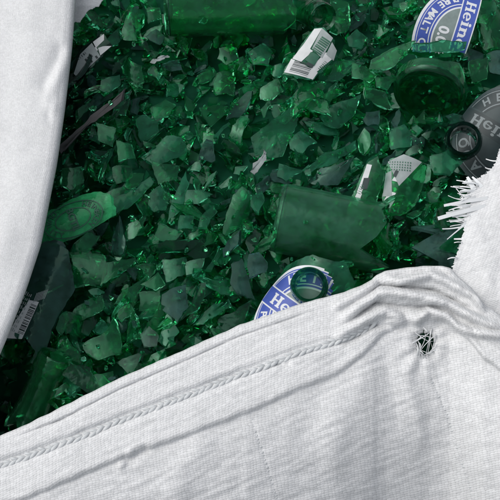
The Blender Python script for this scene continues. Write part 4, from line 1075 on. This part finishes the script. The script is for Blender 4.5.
for k_ in range(62):                                        # short limp fibres all along the tear
    y_ = FR.choice([FR.uniform(150, 266), FR.uniform(176, 226), FR.uniform(180, 222)]); b_ = float(np.interp(y_, ys3, LB)); ln = (FR.uniform(5, 14) if FR.random() < 0.75 else FR.uniform(12, 24)) if y_ < 228 else FR.uniform(2, 8)
    an = FR.gauss(math.pi * 1.04, 0.5); fray((b_ + 3, y_), (b_ + ln * math.cos(an), y_ - ln * math.sin(an)), FR.uniform(0.5, 2.2), FR.uniform(0.35, 1.2), FR.uniform(-.0035, .0035), FR.uniform(-.010, .003))

# ground far below the sack
gm = bpy.data.meshes.new('ground'); gm.from_pydata([(-6, -6, -0.62), (6, -6, -0.62), (6, 6, -0.62), (-6, 6, -0.62)], [], [(0, 1, 2, 3)])
tag(link('ground', gm, plain('yard_concrete', (0.28, 0.28, 0.27), 0.85, 0.2, 0.2, 6)), None, None, kind='structure')

# ------------------------------------------------------------------ light and camera
sc = bpy.context.scene
w = bpy.data.worlds.new('World'); sc.world = w; w.use_nodes = True
nt = w.node_tree; bg = nt.nodes['Background']; sky = nt.nodes.new('ShaderNodeTexSky'); sky.sky_type = 'NISHITA'; sky.sun_disc = False
SUN_EL, SUN_AZ = math.radians(56), math.radians(-78)      # azimuth from +Y towards +X
sky.sun_elevation = SUN_EL; sky.sun_rotation = SUN_AZ; sky.air_density = 1.0; sky.dust_density = 4.0; sky.ozone_density = 1.0
hs = nt.nodes.new('ShaderNodeHueSaturation'); hs.inputs['Saturation'].default_value = 0.35   # overcast: a pale grey sky
nt.links.new(sky.outputs[0], hs.inputs['Color']); nt.links.new(hs.outputs[0], bg.inputs[0]); bg.inputs[1].default_value = 0.14
sl = bpy.data.lights.new('sun', 'SUN'); sl.energy = 1.15; sl.angle = math.radians(80); sl.color = (1, 0.985, 0.97)
so = bpy.data.objects.new('sun', sl); C.objects.link(so)
sd = Vector((math.sin(SUN_AZ) * math.cos(SUN_EL), math.cos(SUN_AZ) * math.cos(SUN_EL), math.sin(SUN_EL)))
so.rotation_euler = sd.to_track_quat('Z', 'Y').to_euler(); so.location = sd * 3
cd = bpy.data.cameras.new('camera'); co = bpy.data.objects.new('camera', cd); C.objects.link(co)
co.matrix_world = Matrix.Translation(CAM) @ VIEW.to_4x4()
cd.sensor_width = 36; cd.lens = 36 / (2 * (250 * PXM) / DIST); cd.clip_start = 0.05; cd.clip_end = 100
sc.camera = co
sc.view_settings.view_transform = 'Standard'; sc.view_settings.look = 'None'; sc.view_settings.exposure = 0.13; sc.view_settings.gamma = 1
sc.cycles.max_bounces = 16; sc.cycles.transmission_bounces = 14; sc.cycles.glossy_bounces = 6; sc.cycles.diffuse_bounces = 4; sc.cycles.transparent_max_bounces = 8
sc.cycles.caustics_refractive = True; sc.cycles.caustics_reflective = False; sc.cycles.blur_glossy = 1.6; sc.cycles.sample_clamp_indirect = 1.2
sc.cycles.use_denoising = True
